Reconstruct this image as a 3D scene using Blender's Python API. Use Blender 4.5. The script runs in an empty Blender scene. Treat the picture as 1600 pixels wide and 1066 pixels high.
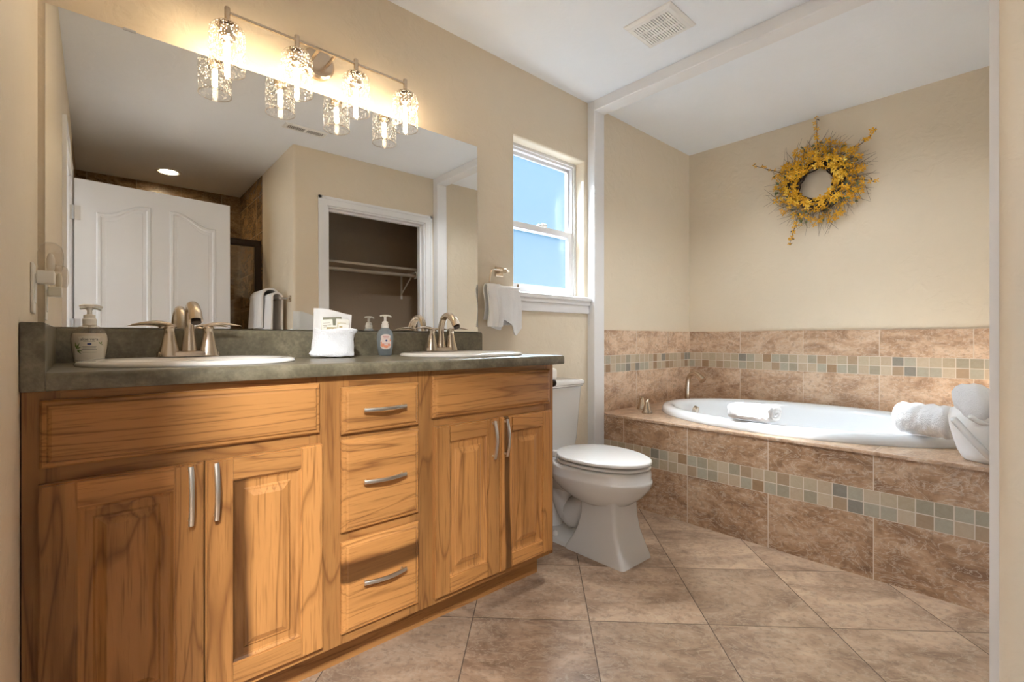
import bpy, bmesh, math, random
from math import sin, cos, pi, radians, sqrt, atan2
from mathutils import Vector, Matrix

random.seed(7)
SC = bpy.context.scene
COL = SC.collection

# ------------------------------------------------------------------ camera
cam_d = bpy.data.cameras.new('camera')
cam = bpy.data.objects.new('camera', cam_d)
COL.objects.link(cam)
cam.location = (0, 0, 0.99)
cam.rotation_euler = (radians(90), 0, radians(-42.04))
cam_d.sensor_width = 36
cam_d.lens = 748.5 / 1600 * 36
cam_d.shift_y = -4 / 1600
cam_d.clip_start = 0.02
SC.camera = cam

# ------------------------------------------------------------------ view
SC.view_settings.view_transform = 'Standard'
SC.view_settings.look = 'None'
SC.view_settings.gamma = 1
SC.view_settings.use_curve_mapping = False
SC.view_settings.exposure = 1.45
SC.cycles.use_denoising = True
SC.cycles.max_bounces = 10
SC.cycles.diffuse_bounces = 5
SC.cycles.glossy_bounces = 5
SC.cycles.transparent_max_bounces = 24
SC.cycles.sample_clamp_indirect = 6
SC.cycles.caustics_reflective = True
SC.cycles.caustics_refractive = False

# ------------------------------------------------------------------ world, sun, added fill
W = bpy.data.worlds.new('sky'); SC.world = W; W.use_nodes = True
wn = W.node_tree; wn.nodes.clear()
wo = wn.nodes.new('ShaderNodeOutputWorld'); wb = wn.nodes.new('ShaderNodeBackground')
wt = wn.nodes.new('ShaderNodeTexCoord'); wsx = wn.nodes.new('ShaderNodeSeparateXYZ')
wr = wn.nodes.new('ShaderNodeValToRGB')
wr.color_ramp.elements[0].position = 0.0; wr.color_ramp.elements[0].color = (0.44, 0.73, 1.0, 1)
wr.color_ramp.elements[1].position = 0.45; wr.color_ramp.elements[1].color = (0.26, 0.62, 1.0, 1)
wn.links.new(wt.outputs['Generated'], wsx.inputs[0]); wn.links.new(wsx.outputs['Z'], wr.inputs[0])
e3 = wr.color_ramp.elements.new(0.62); e3.color = (0.9, 0.96, 1.0, 1)     # the sky brightens towards the sun's height
wm = wn.nodes.new('ShaderNodeMapRange'); wm.inputs[1].default_value = 0.45; wm.inputs[2].default_value = 0.62; wm.inputs[3].default_value = 0.30; wm.inputs[4].default_value = 32.0
wn.links.new(wsx.outputs['Z'], wm.inputs[0]); wn.links.new(wm.outputs[0], wb.inputs[1])
wn.links.new(wr.outputs[0], wb.inputs[0]); wn.links.new(wb.outputs[0], wo.inputs[0])
wb.inputs[1].default_value = 0.95

def light(name, kind, loc, energy, color, rot=None, **kw):
    d = bpy.data.lights.new(name, kind); d.energy = energy; d.color = color
    for k, v in kw.items(): setattr(d, k, v)
    o = bpy.data.objects.new(name, d); COL.objects.link(o); o.location = loc
    if rot is not None: o.rotation_euler = rot
    return o
sun_dir = Vector((0.60, -0.95, -0.66))
light('sun', 'SUN', (0.5, 4, 4), 28.0, (0.96, 0.98, 1.0), sun_dir.to_track_quat('-Z', 'Y').to_euler(), angle=radians(7))
# added area fill in the unseen bedroom, shining through the open doorway
light('doorway_fill', 'AREA', (-2.95, 0.10, 1.35), 10, (0.96, 0.98, 1.0), (radians(90), 0, radians(-90)), shape='RECTANGLE', size=2.6, size_y=1.9)

# ------------------------------------------------------------------ materials
def newmat(name):
    m = bpy.data.materials.new(name); m.use_nodes = True
    nt = m.node_tree; b = nt.nodes['Principled BSDF']
    return m, nt, b
def nd(nt, t, **kw):
    n = nt.nodes.new(t)
    for k, v in kw.items(): setattr(n, k, v)
    return n
def ramp(nt, stops, interp='LINEAR'):
    r = nt.nodes.new('ShaderNodeValToRGB'); cr = r.color_ramp; cr.interpolation = interp
    while len(cr.elements) < len(stops): cr.elements.new(0.5)
    for e, (p, c) in zip(cr.elements, stops):
        e.position = p; e.color = (c[0], c[1], c[2], 1)
    return r
def bump(nt, b, h, strength, dist=0.01):
    n = nt.nodes.new('ShaderNodeBump'); n.inputs['Strength'].default_value = strength; n.inputs['Distance'].default_value = dist
    nt.links.new(h, n.inputs['Height']); nt.links.new(n.outputs[0], b.inputs['Normal']); return n
def mapping(nt, src, scale=(1, 1, 1), rot=(0, 0, 0), loc=(0, 0, 0)):
    m = nt.nodes.new('ShaderNodeMapping')
    m.inputs['Scale'].default_value = scale; m.inputs['Rotation'].default_value = rot; m.inputs['Location'].default_value = loc
    nt.links.new(src, m.inputs['Vector']); return m.outputs[0]
def noise(nt, vec, scale, detail=4, rough=0.55, dist=0.0):
    n = nt.nodes.new('ShaderNodeTexNoise')
    n.inputs['Scale'].default_value = scale; n.inputs['Detail'].default_value = detail
    n.inputs['Roughness'].default_value = rough; n.inputs['Distortion'].default_value = dist
    if vec is not None: nt.links.new(vec, n.inputs['Vector'])
    return n.outputs['Fac']
def math_(nt, op, a, b=None, c=None, clamp=False):
    n = nt.nodes.new('ShaderNodeMath'); n.operation = op; n.use_clamp = clamp
    for i, v in enumerate((a, b, c)):
        if v is None: continue
        if isinstance(v, (int, float)): n.inputs[i].default_value = v
        else: nt.links.new(v, n.inputs[i])
    return n.outputs[0]
def mixc(nt, fac, a, b, mode='MIX'):
    n = nt.nodes.new('ShaderNodeMix'); n.data_type = 'RGBA'; n.blend_type = mode
    for i, v in ((0, fac), (6, a), (7, b)):
        if isinstance(v, (int, float)): n.inputs[i].default_value = v
        elif isinstance(v, tuple): n.inputs[i].default_value = (v[0], v[1], v[2], 1)
        else: nt.links.new(v, n.inputs[i])
    return n.outputs[2]

def plain(name, col, rough=0.5, metal=0.0, bumps=None, coat=0.0, spec=None):
    m, nt, b = newmat(name)
    b.inputs['Base Color'].default_value = (*col, 1); b.inputs['Roughness'].default_value = rough; b.inputs['Metallic'].default_value = metal
    if coat: b.inputs['Coat Weight'].default_value = coat
    if spec is not None: b.inputs['Specular IOR Level'].default_value = spec
    tc = nd(nt, 'ShaderNodeTexCoord')
    if bumps:
        sc, st, di = bumps
        bump(nt, b, noise(nt, tc.outputs['Object'], sc, 3), st, di)
    return m

def paint(name, col, tex=0.25):
    m, nt, b = newmat(name)
    tc = nd(nt, 'ShaderNodeTexCoord')
    n1 = noise(nt, tc.outputs['Object'], 3.0, 3)
    c = mixc(nt, n1, tuple(x * 0.97 for x in col), tuple(min(1, x * 1.03) for x in col))
    nt.links.new(c, b.inputs['Base Color'])
    b.inputs['Roughness'].default_value = 0.55
    n2 = noise(nt, tc.outputs['Object'], 16.0, 4, 0.5, 0.6)
    r = ramp(nt, [(0.45, (0, 0, 0)), (0.62, (1, 1, 1))]); nt.links.new(n2, r.inputs[0])
    bump(nt, b, r.outputs[0], tex, 0.004)
    return m

def wood(name, axis, light_c, dark_c, streak=0.35, band=None):
    """hickory; axis = grain direction in object space; band = (axis index, centre, half width)"""
    m, nt, b = newmat(name)
    tc = nd(nt, 'ShaderNodeTexCoord'); oi = nd(nt, 'ShaderNodeObjectInfo')
    off = nd(nt, 'ShaderNodeCombineXYZ')
    for i in range(3):
        nt.links.new(math_(nt, 'MULTIPLY', oi.outputs['Random'], 13.0 + 7 * i), off.inputs[i])
    add = nd(nt, 'ShaderNodeVectorMath', operation='ADD')
    nt.links.new(tc.outputs['Object'], add.inputs[0]); nt.links.new(off.outputs[0], add.inputs[1])
    k = {'x': (1.1, 11, 11), 'z': (11, 11, 1.1)}[axis]
    kf = {'x': (7, 170, 170), 'z': (170, 170, 7)}[axis]
    kl = {'x': (0.8, 5.5, 5.5), 'z': (5.5, 5.5, 0.8)}[axis]
    v1 = mapping(nt, add.outputs[0], k); v2 = mapping(nt, add.outputs[0], kf); v3 = mapping(nt, add.outputs[0], kl)
    n1 = noise(nt, v1, 1.0, 5, 0.6, 1.2)
    ringv = math_(nt, 'FRACT', math_(nt, 'MULTIPLY', noise(nt, v1, 0.55, 2, 0.5, 0.6), 9.0))
    n2 = noise(nt, v2, 1.0, 2, 0.6)
    n3 = noise(nt, v3, 1.0, 3, 0.5, 0.5)
    base = ramp(nt, [(0.25, tuple(0.62 * a + 0.38 * d for a, d in zip(light_c, dark_c))), (0.5, light_c), (0.75, tuple(1.12 * a for a in light_c))])
    nt.links.new(n1, base.inputs[0])
    lines = ramp(nt, [(0.0, (1, 1, 1)), (0.06, (0.35, 0.35, 0.35)), (0.16, (0, 0, 0)), (0.9, (0, 0, 0)), (1.0, (1, 1, 1))]); nt.links.new(ringv, lines.inputs[0])
    c = mixc(nt, math_(nt, 'MULTIPLY', lines.outputs[0], 0.58), base.outputs[0], dark_c)
    pores = ramp(nt, [(0.30, (1, 1, 1)), (0.46, (0, 0, 0))]); nt.links.new(n2, pores.inputs[0])
    c = mixc(nt, math_(nt, 'MULTIPLY', pores.outputs[0], 0.45), c, dark_c)
    st = ramp(nt, [(0.60, (0, 0, 0)), (0.72, (1, 1, 1))]); nt.links.new(n3, st.inputs[0])
    c = mixc(nt, math_(nt, 'MULTIPLY', st.outputs[0], streak), c, tuple(0.55 * d for d in dark_c))
    if band:
        sx = nd(nt, 'ShaderNodeSeparateXYZ'); nt.links.new(tc.outputs['Object'], sx.inputs[0])
        wob = math_(nt, 'MULTIPLY', math_(nt, 'SUBTRACT', noise(nt, v3, 1.3, 3), 0.5), 0.09)
        d = math_(nt, 'ABSOLUTE', math_(nt, 'SUBTRACT', math_(nt, 'ADD', sx.outputs[band[0]], wob), band[1]))
        msk = math_(nt, 'SUBTRACT', 1.0, math_(nt, 'DIVIDE', math_(nt, 'SUBTRACT', d, band[2] * 0.8), band[2] * 0.4, clamp=True), clamp=True)
        msk = math_(nt, 'MULTIPLY', msk, math_(nt, 'ADD', 0.45, math_(nt, 'MULTIPLY', n1, 0.7)), clamp=True)
        c = mixc(nt, msk, c, tuple(0.38 * x for x in dark_c))
    # board to board difference
    hv = nd(nt, 'ShaderNodeHueSaturation'); nt.links.new(c, hv.inputs['Color'])
    mr = nd(nt, 'ShaderNodeMapRange'); mr.inputs[3].default_value = 0.84; mr.inputs[4].default_value = 1.14
    nt.links.new(oi.outputs['Random'], mr.inputs[0]); nt.links.new(mr.outputs[0], hv.inputs['Value'])
    nt.links.new(hv.outputs[0], b.inputs['Base Color'])
    b.inputs['Roughness'].default_value = 0.38
    b.inputs['Specular IOR Level'].default_value = 0.35
    bump(nt, b, n2, 0.08, 0.002)
    return m

def stone_tile(name, pu, pv, ou, ov, rot=0.0, cols=None, grout=(0.66, 0.57, 0.47), gw=0.0042, rough=0.35, vein=(0.74, 0.63, 0.52), sc=4.0):
    m, nt, b = newmat(name)
    cols = cols or [(0.10, 0.055, 0.030), (0.22, 0.135, 0.082), (0.34, 0.225, 0.145)]
    tc = nd(nt, 'ShaderNodeTexCoord')
    v = mapping(nt, tc.outputs['UV'], (1, 1, 1), (0, 0, rot), (ou, ov, 0))
    br = nd(nt, 'ShaderNodeTexBrick'); br.offset = 0; br.squash = 1
    br.inputs['Scale'].default_value = 1; br.inputs['Brick Width'].default_value = pu; br.inputs['Row Height'].default_value = pv
    br.inputs['Mortar Size'].default_value = gw / 2; br.inputs['Mortar Smooth'].default_value = 0.15; br.inputs['Bias'].default_value = 0
    br.inputs['Color1'].default_value = (0, 0, 0, 1); br.inputs['Color2'].default_value = (1, 1, 1, 1); br.inputs['Mortar'].default_value = (0.5, 0.5, 0.5, 1)
    nt.links.new(v, br.inputs['Vector'])
    comb = nd(nt, 'ShaderNodeVectorMath', operation='SCALE'); nt.links.new(br.outputs['Color'], comb.inputs[0]); comb.inputs['Scale'].default_value = 37.0
    add = nd(nt, 'ShaderNodeVectorMath', operation='ADD'); nt.links.new(v, add.inputs[0]); nt.links.new(comb.outputs[0], add.inputs[1])
    va = mapping(nt, add.outputs[0], (1.0, 1.9, 1.0), (0, 0, 0.35))
    n1 = noise(nt, va, sc, 9, 0.62, 1.1)
    n2 = noise(nt, va, sc * 2.2, 6, 0.6, 2.2)
    n3 = noise(nt, add.outputs[0], 46, 4, 0.6)
    r = ramp(nt, [(0.33, cols[0]), (0.5, cols[1]), (0.68, cols[2])]); nt.links.new(n1, r.inputs[0])
    vr = ramp(nt, [(0.47, (0, 0, 0)), (0.50, (1, 1, 1)), (0.53, (0, 0, 0))]); nt.links.new(n2, vr.inputs[0])
    c = mixc(nt, math_(nt, 'MULTIPLY', vr.outputs[0], 0.55), r.outputs[0], vein)
    sp = ramp(nt, [(0.32, (0.45, 0.45, 0.45)), (0.5, (0, 0, 0))]); nt.links.new(n3, sp.inputs[0])
    c = mixc(nt, sp.outputs[0], c, tuple(0.7 * x for x in cols[0]))
    hv = nd(nt, 'ShaderNodeHueSaturation'); nt.links.new(c, hv.inputs['Color'])
    mr = nd(nt, 'ShaderNodeMapRange'); mr.inputs[3].default_value = 0.9; mr.inputs[4].default_value = 1.1
    nt.links.new(br.outputs['Color'], mr.inputs[0]); nt.links.new(mr.outputs[0], hv.inputs['Value'])
    c = mixc(nt, br.outputs['Fac'], hv.outputs[0], grout)
    nt.links.new(c, b.inputs['Base Color'])
    rr = nd(nt, 'ShaderNodeMapRange'); rr.inputs[3].default_value = rough; rr.inputs[4].default_value = 0.8
    nt.links.new(br.outputs['Fac'], rr.inputs[0]); nt.links.new(rr.outputs[0], b.inputs['Roughness'])
    h = math_(nt, 'SUBTRACT', math_(nt, 'MULTIPLY', n3, 0.12), br.outputs['Fac'])
    bump(nt, b, h, 0.35, 0.002)
    return m

def mosaic(name, ou, ov, pitch=0.0557):
    m, nt, b = newmat(name)
    tc = nd(nt, 'ShaderNodeTexCoord')
    v = mapping(nt, tc.outputs['UV'], (1, 1, 1), (0, 0, 0), (ou, ov, 0))
    br = nd(nt, 'ShaderNodeTexBrick'); br.offset = 0; br.squash = 1
    br.inputs['Scale'].default_value = 1; br.inputs['Brick Width'].default_value = pitch; br.inputs['Row Height'].default_value = pitch
    br.inputs['Mortar Size'].default_value = 0.0022; br.inputs['Mortar Smooth'].default_value = 0.2; br.inputs['Bias'].default_value = 0
    br.inputs['Color1'].default_value = (0, 0, 0, 1); br.inputs['Color2'].default_value = (1, 1, 1, 1)
    nt.links.new(v, br.inputs['Vector'])
    r = ramp(nt, [(0.0, (0.42, 0.31, 0.21)), (0.14, (0.52, 0.42, 0.31)), (0.28, (0.385, 0.345, 0.265)), (0.38, (0.48, 0.40, 0.29)),
                  (0.52, (0.44, 0.405, 0.33)), (0.62, (0.56, 0.47, 0.36)), (0.76, (0.27, 0.255, 0.22)), (0.82, (0.52, 0.44, 0.33)), (0.94, (0.36, 0.24, 0.14))], 'CONSTANT')
    nt.links.new(br.outputs['Color'], r.inputs[0])
    n = noise(nt, tc.outputs['UV'], 55, 5, 0.65, 0.8)
    c = mixc(nt, math_(nt, 'MULTIPLY', n, 0.8), r.outputs[0], (0.20, 0.18, 0.15), 'SOFT_LIGHT')
    c = mixc(nt, br.outputs['Fac'], c, (0.64, 0.56, 0.47))
    nt.links.new(c, b.inputs['Base Color']); b.inputs['Roughness'].default_value = 0.45
    h = math_(nt, 'SUBTRACT', math_(nt, 'MULTIPLY', n, 0.3), br.outputs['Fac'])
    bump(nt, b, h, 0.4, 0.002)
    return m

def laminate(name):
    m, nt, b = newmat(name)
    tc = nd(nt, 'ShaderNodeTexCoord')
    n1 = noise(nt, tc.outputs['Object'], 9, 8, 0.65, 0.8); n2 = noise(nt, tc.outputs['Object'], 70, 5, 0.7)
    r = ramp(nt, [(0.3, (0.055, 0.046, 0.026)), (0.5, (0.135, 0.115, 0.073)), (0.7, (0.255, 0.220, 0.148))])
    f = math_(nt, 'ADD', math_(nt, 'MULTIPLY', n1, 0.6), math_(nt, 'MULTIPLY', n2, 0.4))
    nt.links.new(f, r.inputs[0]); nt.links.new(r.outputs[0], b.inputs['Base Color'])
    b.inputs['Roughness'].default_value = 0.33
    bump(nt, b, n2, 0.05, 0.001)
    return m

def thin_glass(name, tint=(1, 1, 1), gloss=0.10, seeds=0.0, frost=0.0, rough=0.02):
    m, nt, b = newmat(name); nt.nodes.remove(b)
    out = nt.nodes['Material Output']
    tr = nd(nt, 'ShaderNodeBsdfTransparent'); tr.inputs[0].default_value = (*tint, 1)
    gl = nd(nt, 'ShaderNodeBsdfGlossy'); gl.inputs['Roughness'].default_value = rough
    fr = nd(nt, 'ShaderNodeLayerWeight'); fr.inputs[0].default_value = 0.5
    f = math_(nt, 'ADD', math_(nt, 'MULTIPLY', math_(nt, 'POWER', fr.outputs['Facing'], 4.0), 0.7), 0.03 + gloss * 0.12, clamp=True)
    mx = nd(nt, 'ShaderNodeMixShader'); nt.links.new(f, mx.inputs[0]); nt.links.new(tr.outputs[0], mx.inputs[1]); nt.links.new(gl.outputs[0], mx.inputs[2])
    last = mx.outputs[0]
    if frost:
        tl = nd(nt, 'ShaderNodeBsdfTranslucent'); tl.inputs[0].default_value = (0.85, 0.93, 1.0, 1)
        m2 = nd(nt, 'ShaderNodeMixShader'); m2.inputs[0].default_value = frost
        nt.links.new(last, m2.inputs[1]); nt.links.new(tl.outputs[0], m2.inputs[2]); last = m2.outputs[0]
    if seeds:
        tc = nd(nt, 'ShaderNodeTexCoord')
        vo = nd(nt, 'ShaderNodeTexVoronoi'); vo.inputs['Scale'].default_value = 210
        nt.links.new(mapping(nt, tc.outputs['Object'], (1, 1, 0.6)), vo.inputs['Vector'])
        rn = noise(nt, tc.outputs['Object'], 40, 2)
        rad = math_(nt, 'MULTIPLY', rn, 0.62)
        msk = math_(nt, 'LESS_THAN', vo.outputs['Distance'], rad)
        df = nd(nt, 'ShaderNodeBsdfTranslucent'); df.inputs[0].default_value = (0.95, 0.93, 0.9, 1)
        m3 = nd(nt, 'ShaderNodeMixShader'); nt.links.new(math_(nt, 'MULTIPLY', msk, seeds), m3.inputs[0])
        nt.links.new(last, m3.inputs[1]); nt.links.new(df.outputs[0], m3.inputs[2]); last = m3.outputs[0]
    nt.links.new(last, out.inputs[0])
    return m

def emit(name, col, s):
    m, nt, b = newmat(name)
    b.inputs['Base Color'].default_value = (*col, 1); b.inputs['Emission Color'].default_value = (*col, 1); b.inputs['Emission Strength'].default_value = s
    return m

def terry(name, col=(0.86, 0.86, 0.87), sc=240, st=0.6):
    m, nt, b = newmat(name)
    tc = nd(nt, 'ShaderNodeTexCoord')
    n = noise(nt, tc.outputs['Object'], sc, 3, 0.6); n2 = noise(nt, tc.outputs['Object'], 30, 3)
    b.inputs['Base Color'].default_value = (*col, 1); b.inputs['Roughness'].default_value = 0.95
    b.inputs['Sheen Weight'].default_value = 0.25
    bump(nt, b, math_(nt, 'ADD', n, math_(nt, 'MULTIPLY', n2, 0.6)), st, 0.006)
    return m

LC, DC = (0.450, 0.206, 0.062), (0.115, 0.036, 0.008)
M = {}
M['wall'] = paint('beige_paint', (0.715, 0.622, 0.485))
M['bedroom_wall'] = paint('bedroom_paint', (0.12, 0.10, 0.08))
M['ceiling'] = paint('ceiling_paint', (0.86, 0.90, 0.95), 0.10)
M['trim'] = plain('white_trim_paint', (0.80, 0.80, 0.81), 0.35)
M['door'] = plain('white_door_paint', (0.78, 0.79, 0.81), 0.35)
M['floor'] = stone_tile('floor_tile', 0.41, 0.41, -0.184, -0.05, radians(45), cols=[(0.175, 0.105, 0.064), (0.345, 0.230, 0.152), (0.50, 0.355, 0.245)], grout=(0.10, 0.07, 0.05), gw=0.0035, rough=0.28, vein=(0.46, 0.37, 0.28), sc=3.2)
TC = [(0.31, 0.180, 0.105), (0.56, 0.375, 0.245), (0.72, 0.545, 0.40)]
M['tile_far'] = stone_tile('far_wall_tile', 0.41, 3.0, -0.251, 1.0, cols=TC)
M['tile_left'] = stone_tile('left_wall_tile', 0.407, 3.0, -2.832 + 0.407 * 8, 1.0, cols=TC)
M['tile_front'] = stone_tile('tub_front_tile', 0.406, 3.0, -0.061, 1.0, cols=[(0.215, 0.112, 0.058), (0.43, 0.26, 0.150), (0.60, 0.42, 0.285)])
M['tile_deck'] = stone_tile('tub_deck_tile', 3.0, 0.406, 0.3, -0.061, cols=TC)
M['mosaic_far'] = mosaic('far_wall_mosaic', 0.012, -0.7700)
M['mosaic_left'] = mosaic('left_wall_mosaic', 0.021, -0.7700)
M['mosaic_front'] = mosaic('tub_front_mosaic', 0.0, -0.2540)
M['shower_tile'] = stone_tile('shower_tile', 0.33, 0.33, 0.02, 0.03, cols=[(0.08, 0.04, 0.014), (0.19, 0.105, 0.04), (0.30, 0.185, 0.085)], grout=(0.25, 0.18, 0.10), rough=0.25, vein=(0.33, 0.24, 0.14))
M['laminate'] = laminate('brown_laminate')
M['wood_v'] = wood('hickory_vertical', 'z', LC, DC)
M['wood_h'] = wood('hickory_horizontal', 'x', LC, DC, 0.2)
M['wood_frame'] = wood('hickory_frame', 'z', tuple(0.82 * x for x in LC), DC, 0.4)
M['wood_frame_h'] = wood('hickory_frame_rail', 'x', tuple(0.82 * x for x in LC), DC, 0.3)
M['porcelain'] = plain('white_porcelain', (0.74, 0.735, 0.72), 0.08, coat=0.3)
M['sink'] = plain('white_sink_china', (0.86, 0.83, 0.78), 0.10, coat=0.3)
M['acrylic'] = plain('white_tub_acrylic', (0.76, 0.785, 0.81), 0.12, coat=0.2)
M['nickel'] = plain('brushed_nickel', (0.62, 0.53, 0.43), 0.26, 1.0)
M['nickel_light'] = plain('satin_nickel_pull', (0.74, 0.71, 0.66), 0.28, 1.0)
M['bronze'] = plain('dark_bronze', (0.030, 0.018, 0.012), 0.35, 0.6)
M['mirror'] = plain('mirror_silver', (0.93, 0.94, 0.93), 0.0, 1.0)
M['mirror_edge'] = plain('mirror_edge', (0.16, 0.14, 0.11), 0.3)
M['shade_glass'] = thin_glass('seeded_glass', (1.0, 1.0, 0.995), 0.45, seeds=0.85)
M['bulb_glass'] = thin_glass('bulb_glass', (1, 1, 1), 0.15)
M['pane'] = thin_glass('obscure_glass', (0.97, 0.99, 1.0), 0.1, frost=0.005, rough=0.15)
M['shower_glass'] = thin_glass('shower_glass', (0.90, 0.88, 0.82), 0.2)
M['clear_plastic'] = thin_glass('clear_plastic', (0.93, 0.90, 0.86), 0.5, rough=0.1)
M['filament'] = emit('bulb_filament', (1.0, 0.77, 0.50), 78)
M['room_fill'] = emit('room_fill_lens', (0.97, 0.98, 1.0), 12.0)
M['bedroom_fill'] = emit('bedroom_fill_glass', (0.94, 0.97, 1.0), 430)
M['downlight'] = emit('downlight_lens', (1.0, 0.80, 0.52), 45.0)
M['terry'] = terry('white_terry')
M['cotton'] = terry('white_cotton', (0.84, 0.82, 0.79), 500, 0.25)
M['plastic'] = plain('white_plastic', (0.82, 0.79, 0.73), 0.35)
M['white_metal'] = plain('white_enamel', (0.84, 0.84, 0.82), 0.4)
M['black'] = plain('slot_shade', (0.02, 0.018, 0.015), 0.8)
M['steel'] = plain('hinge_steel', (0.55, 0.56, 0.58), 0.35, 1.0)
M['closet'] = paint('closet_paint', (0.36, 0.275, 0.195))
M['carpet'] = plain('brown_carpet', (0.16, 0.13, 0.10), 0.95, bumps=(180, 0.6, 0.01))

# ------------------------------------------------------------------ mesh helpers
def new(): return bmesh.new()
def box(bm, x0, x1, y0, y1, z0, z1):
    v = [bm.verts.new(p) for p in ((x0, y0, z0), (x1, y0, z0), (x1, y1, z0), (x0, y1, z0), (x0, y0, z1), (x1, y0, z1), (x1, y1, z1), (x0, y1, z1))]
    for f in ((0, 3, 2, 1), (4, 5, 6, 7), (0, 1, 5, 4), (1, 2, 6, 5), (2, 3, 7, 6), (3, 0, 4, 7)):
        bm.faces.new([v[i] for i in f])
    return bm
def rbox(bm, x0, x1, y0, y1, z0, z1, r=0.01, seg=3):
    t = bmesh.new(); box(t, x0, x1, y0, y1, z0, z1)
    bmesh.ops.bevel(t, geom=list(t.edges), offset=r, segments=seg, profile=0.5, affect='EDGES')
    merge(bm, t); return bm
def merge(bm, t, mat=None):
    if mat is not None: bmesh.ops.transform(t, matrix=mat, verts=t.verts)
    me = bpy.data.meshes.new('tmp'); t.to_mesh(me); t.free(); bm.from_mesh(me); bpy.data.meshes.remove(me)
def loft(bm, rings, caps=(True, True), closed=True):
    R = [[bm.verts.new(p) for p in r] for r in rings]
    n = len(R[0])
    for a, b in zip(R[:-1], R[1:]):
        for i in range(n if closed else n - 1):
            j = (i + 1) % n
            bm.faces.new((a[i], a[j], b[j], b[i]))
    if caps[0]: bm.faces.new(list(reversed(R[0])))
    if caps[1]: bm.faces.new(R[-1])
    return R
def ell(cx, cy, z, a, b, n=48, p=2.0):
    r = []
    for i in range(n):
        t = 2 * pi * i / n; c, s = cos(t), sin(t)
        r.append((cx + a * math.copysign(abs(c) ** (2 / p), c), cy + b * math.copysign(abs(s) ** (2 / p), s), z))
    return r
def lathe(bm, prof, cx=0, cy=0, n=32, sx=1, sy=1, caps=(True, True)):
    loft(bm, [ell(cx, cy, z, r * sx, r * sy, n) for r, z in prof], caps)
def frames(pts):
    out = []
    prev = None
    for i, p in enumerate(pts):
        a = pts[max(0, i - 1)]; b = pts[min(len(pts) - 1, i + 1)]
        t = (b - a).normalized()
        if prev is None:
            u = t.cross(Vector((0, 0, 1)))
            if u.length < 1e-3: u = t.cross(Vector((0, 1, 0)))
            u.normalize()
        else:
            u = prev - t * prev.dot(t); u.normalize()
        prev = u
        out.append((t, u, t.cross(u)))
    return out
def tube(bm, pts, rad, n=10, caps=True, flat=1.0):
    pts = [Vector(p) for p in pts]
    if not isinstance(rad, (list, tuple)): rad = [rad] * len(pts)
    rings = []
    for p, r, (t, u, w) in zip(pts, rad, frames(pts)):
        rings.append([p + u * (r * cos(2 * pi * i / n)) + w * (r * flat * sin(2 * pi * i / n)) for i in range(n)])
    loft(bm, rings, (caps, caps)); return bm
def curve(ctrl, n=8):
    """Catmull-Rom through control points"""
    P = [Vector(p) for p in ctrl]; P = [2 * P[0] - P[1]] + P + [2 * P[-1] - P[-2]]
    out = []
    for i in range(1, len(P) - 2):
        for k in range(n):
            t = k / n
            out.append(0.5 * ((2 * P[i]) + (P[i + 1] - P[i - 1]) * t + (2 * P[i - 1] - 5 * P[i] + 4 * P[i + 1] - P[i + 2]) * t * t + (3 * P[i] - P[i - 1] - 3 * P[i + 1] + P[i + 2]) * t ** 3))
    out.append(P[-2]); return out
def cyl(bm, p0, p1, r, n=20): return tube(bm, [p0, p1], r, n)
def prism(bm, poly, z0, z1):
    loft(bm, [[(x, y, z0) for x, y in poly], [(x, y, z1) for x, y in poly]])
    return bm
def rect_rings(bm, x0, x1, z0, z1, prof):
    """nested rectangles in the XZ plane; prof = [(inset, y)...] from the back outwards, capped at the end"""
    rings = [[(x0 + i, y, z0 + i), (x1 - i, y, z0 + i), (x1 - i, y, z1 - i), (x0 + i, y, z1 - i)] for i, y in prof]
    loft(bm, rings); return bm

def finish(bm, name, mat, loc=(0, 0, 0), smooth=None, parent=None, world=True):
    bmesh.ops.recalc_face_normals(bm, faces=bm.faces)
    uv = bm.loops.layers.uv.verify()
    for f in bm.faces:
        n = f.normal; a = max(range(3), key=lambda i: abs(n[i]))
        for l in f.loops:
            c = l.vert.co
            l[uv].uv = ((c.y, c.z), (c.x, c.z), (c.x, c.y))[a]
    if world and (loc[0] or loc[1] or loc[2]):
        bmesh.ops.translate(bm, vec=(-loc[0], -loc[1], -loc[2]), verts=bm.verts)
    me = bpy.data.meshes.new(name); bm.to_mesh(me); bm.free()
    me.materials.append(mat)
    if smooth is not None:
        me.polygons.foreach_set('use_smooth', [True] * len(me.polygons))
        if smooth < 180: me.set_sharp_from_angle(angle=radians(smooth))
    o = bpy.data.objects.new(name, me); COL.objects.link(o)
    if parent is not None: o.parent = parent
    return o

class Thing:
    """an Empty at the thing's base; parts are given in world coordinates"""
    def __init__(s, name, label, cat, loc, group=None, kind=None):
        s.o = bpy.data.objects.new(name, None); COL.objects.link(s.o)
        s.o.location = loc; s.loc = loc
        s.o.empty_display_size = 0.05
        if label: s.o['label'] = label
        if cat: s.o['category'] = cat
        if group: s.o['group'] = group
        if kind: s.o['kind'] = kind
    def part(s, name, bm, mat, smooth=None, under=None, label=None, kind=None):
        o = finish(bm, name, M[mat] if isinstance(mat, str) else mat, s.loc, smooth, under or s.o)
        if label: o['label'] = label
        if kind: o['kind'] = kind
        return o
def single(name, bm, mat, loc, label, cat, smooth=None, group=None):
    o = finish(bm, name, M[mat] if isinstance(mat, str) else mat, loc, smooth)
    o.location = loc; o['label'] = label; o['category'] = cat
    if group: o['group'] = group
    return o
def struct(name, bm, mat, smooth=None, label=None, parent=None):
    o = finish(bm, name, M[mat], (0, 0, 0), smooth, parent)
    if parent is None:
        o['kind'] = 'structure'; o['category'] = name.split('_')[0]
        o['label'] = label or name
    return o
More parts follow.
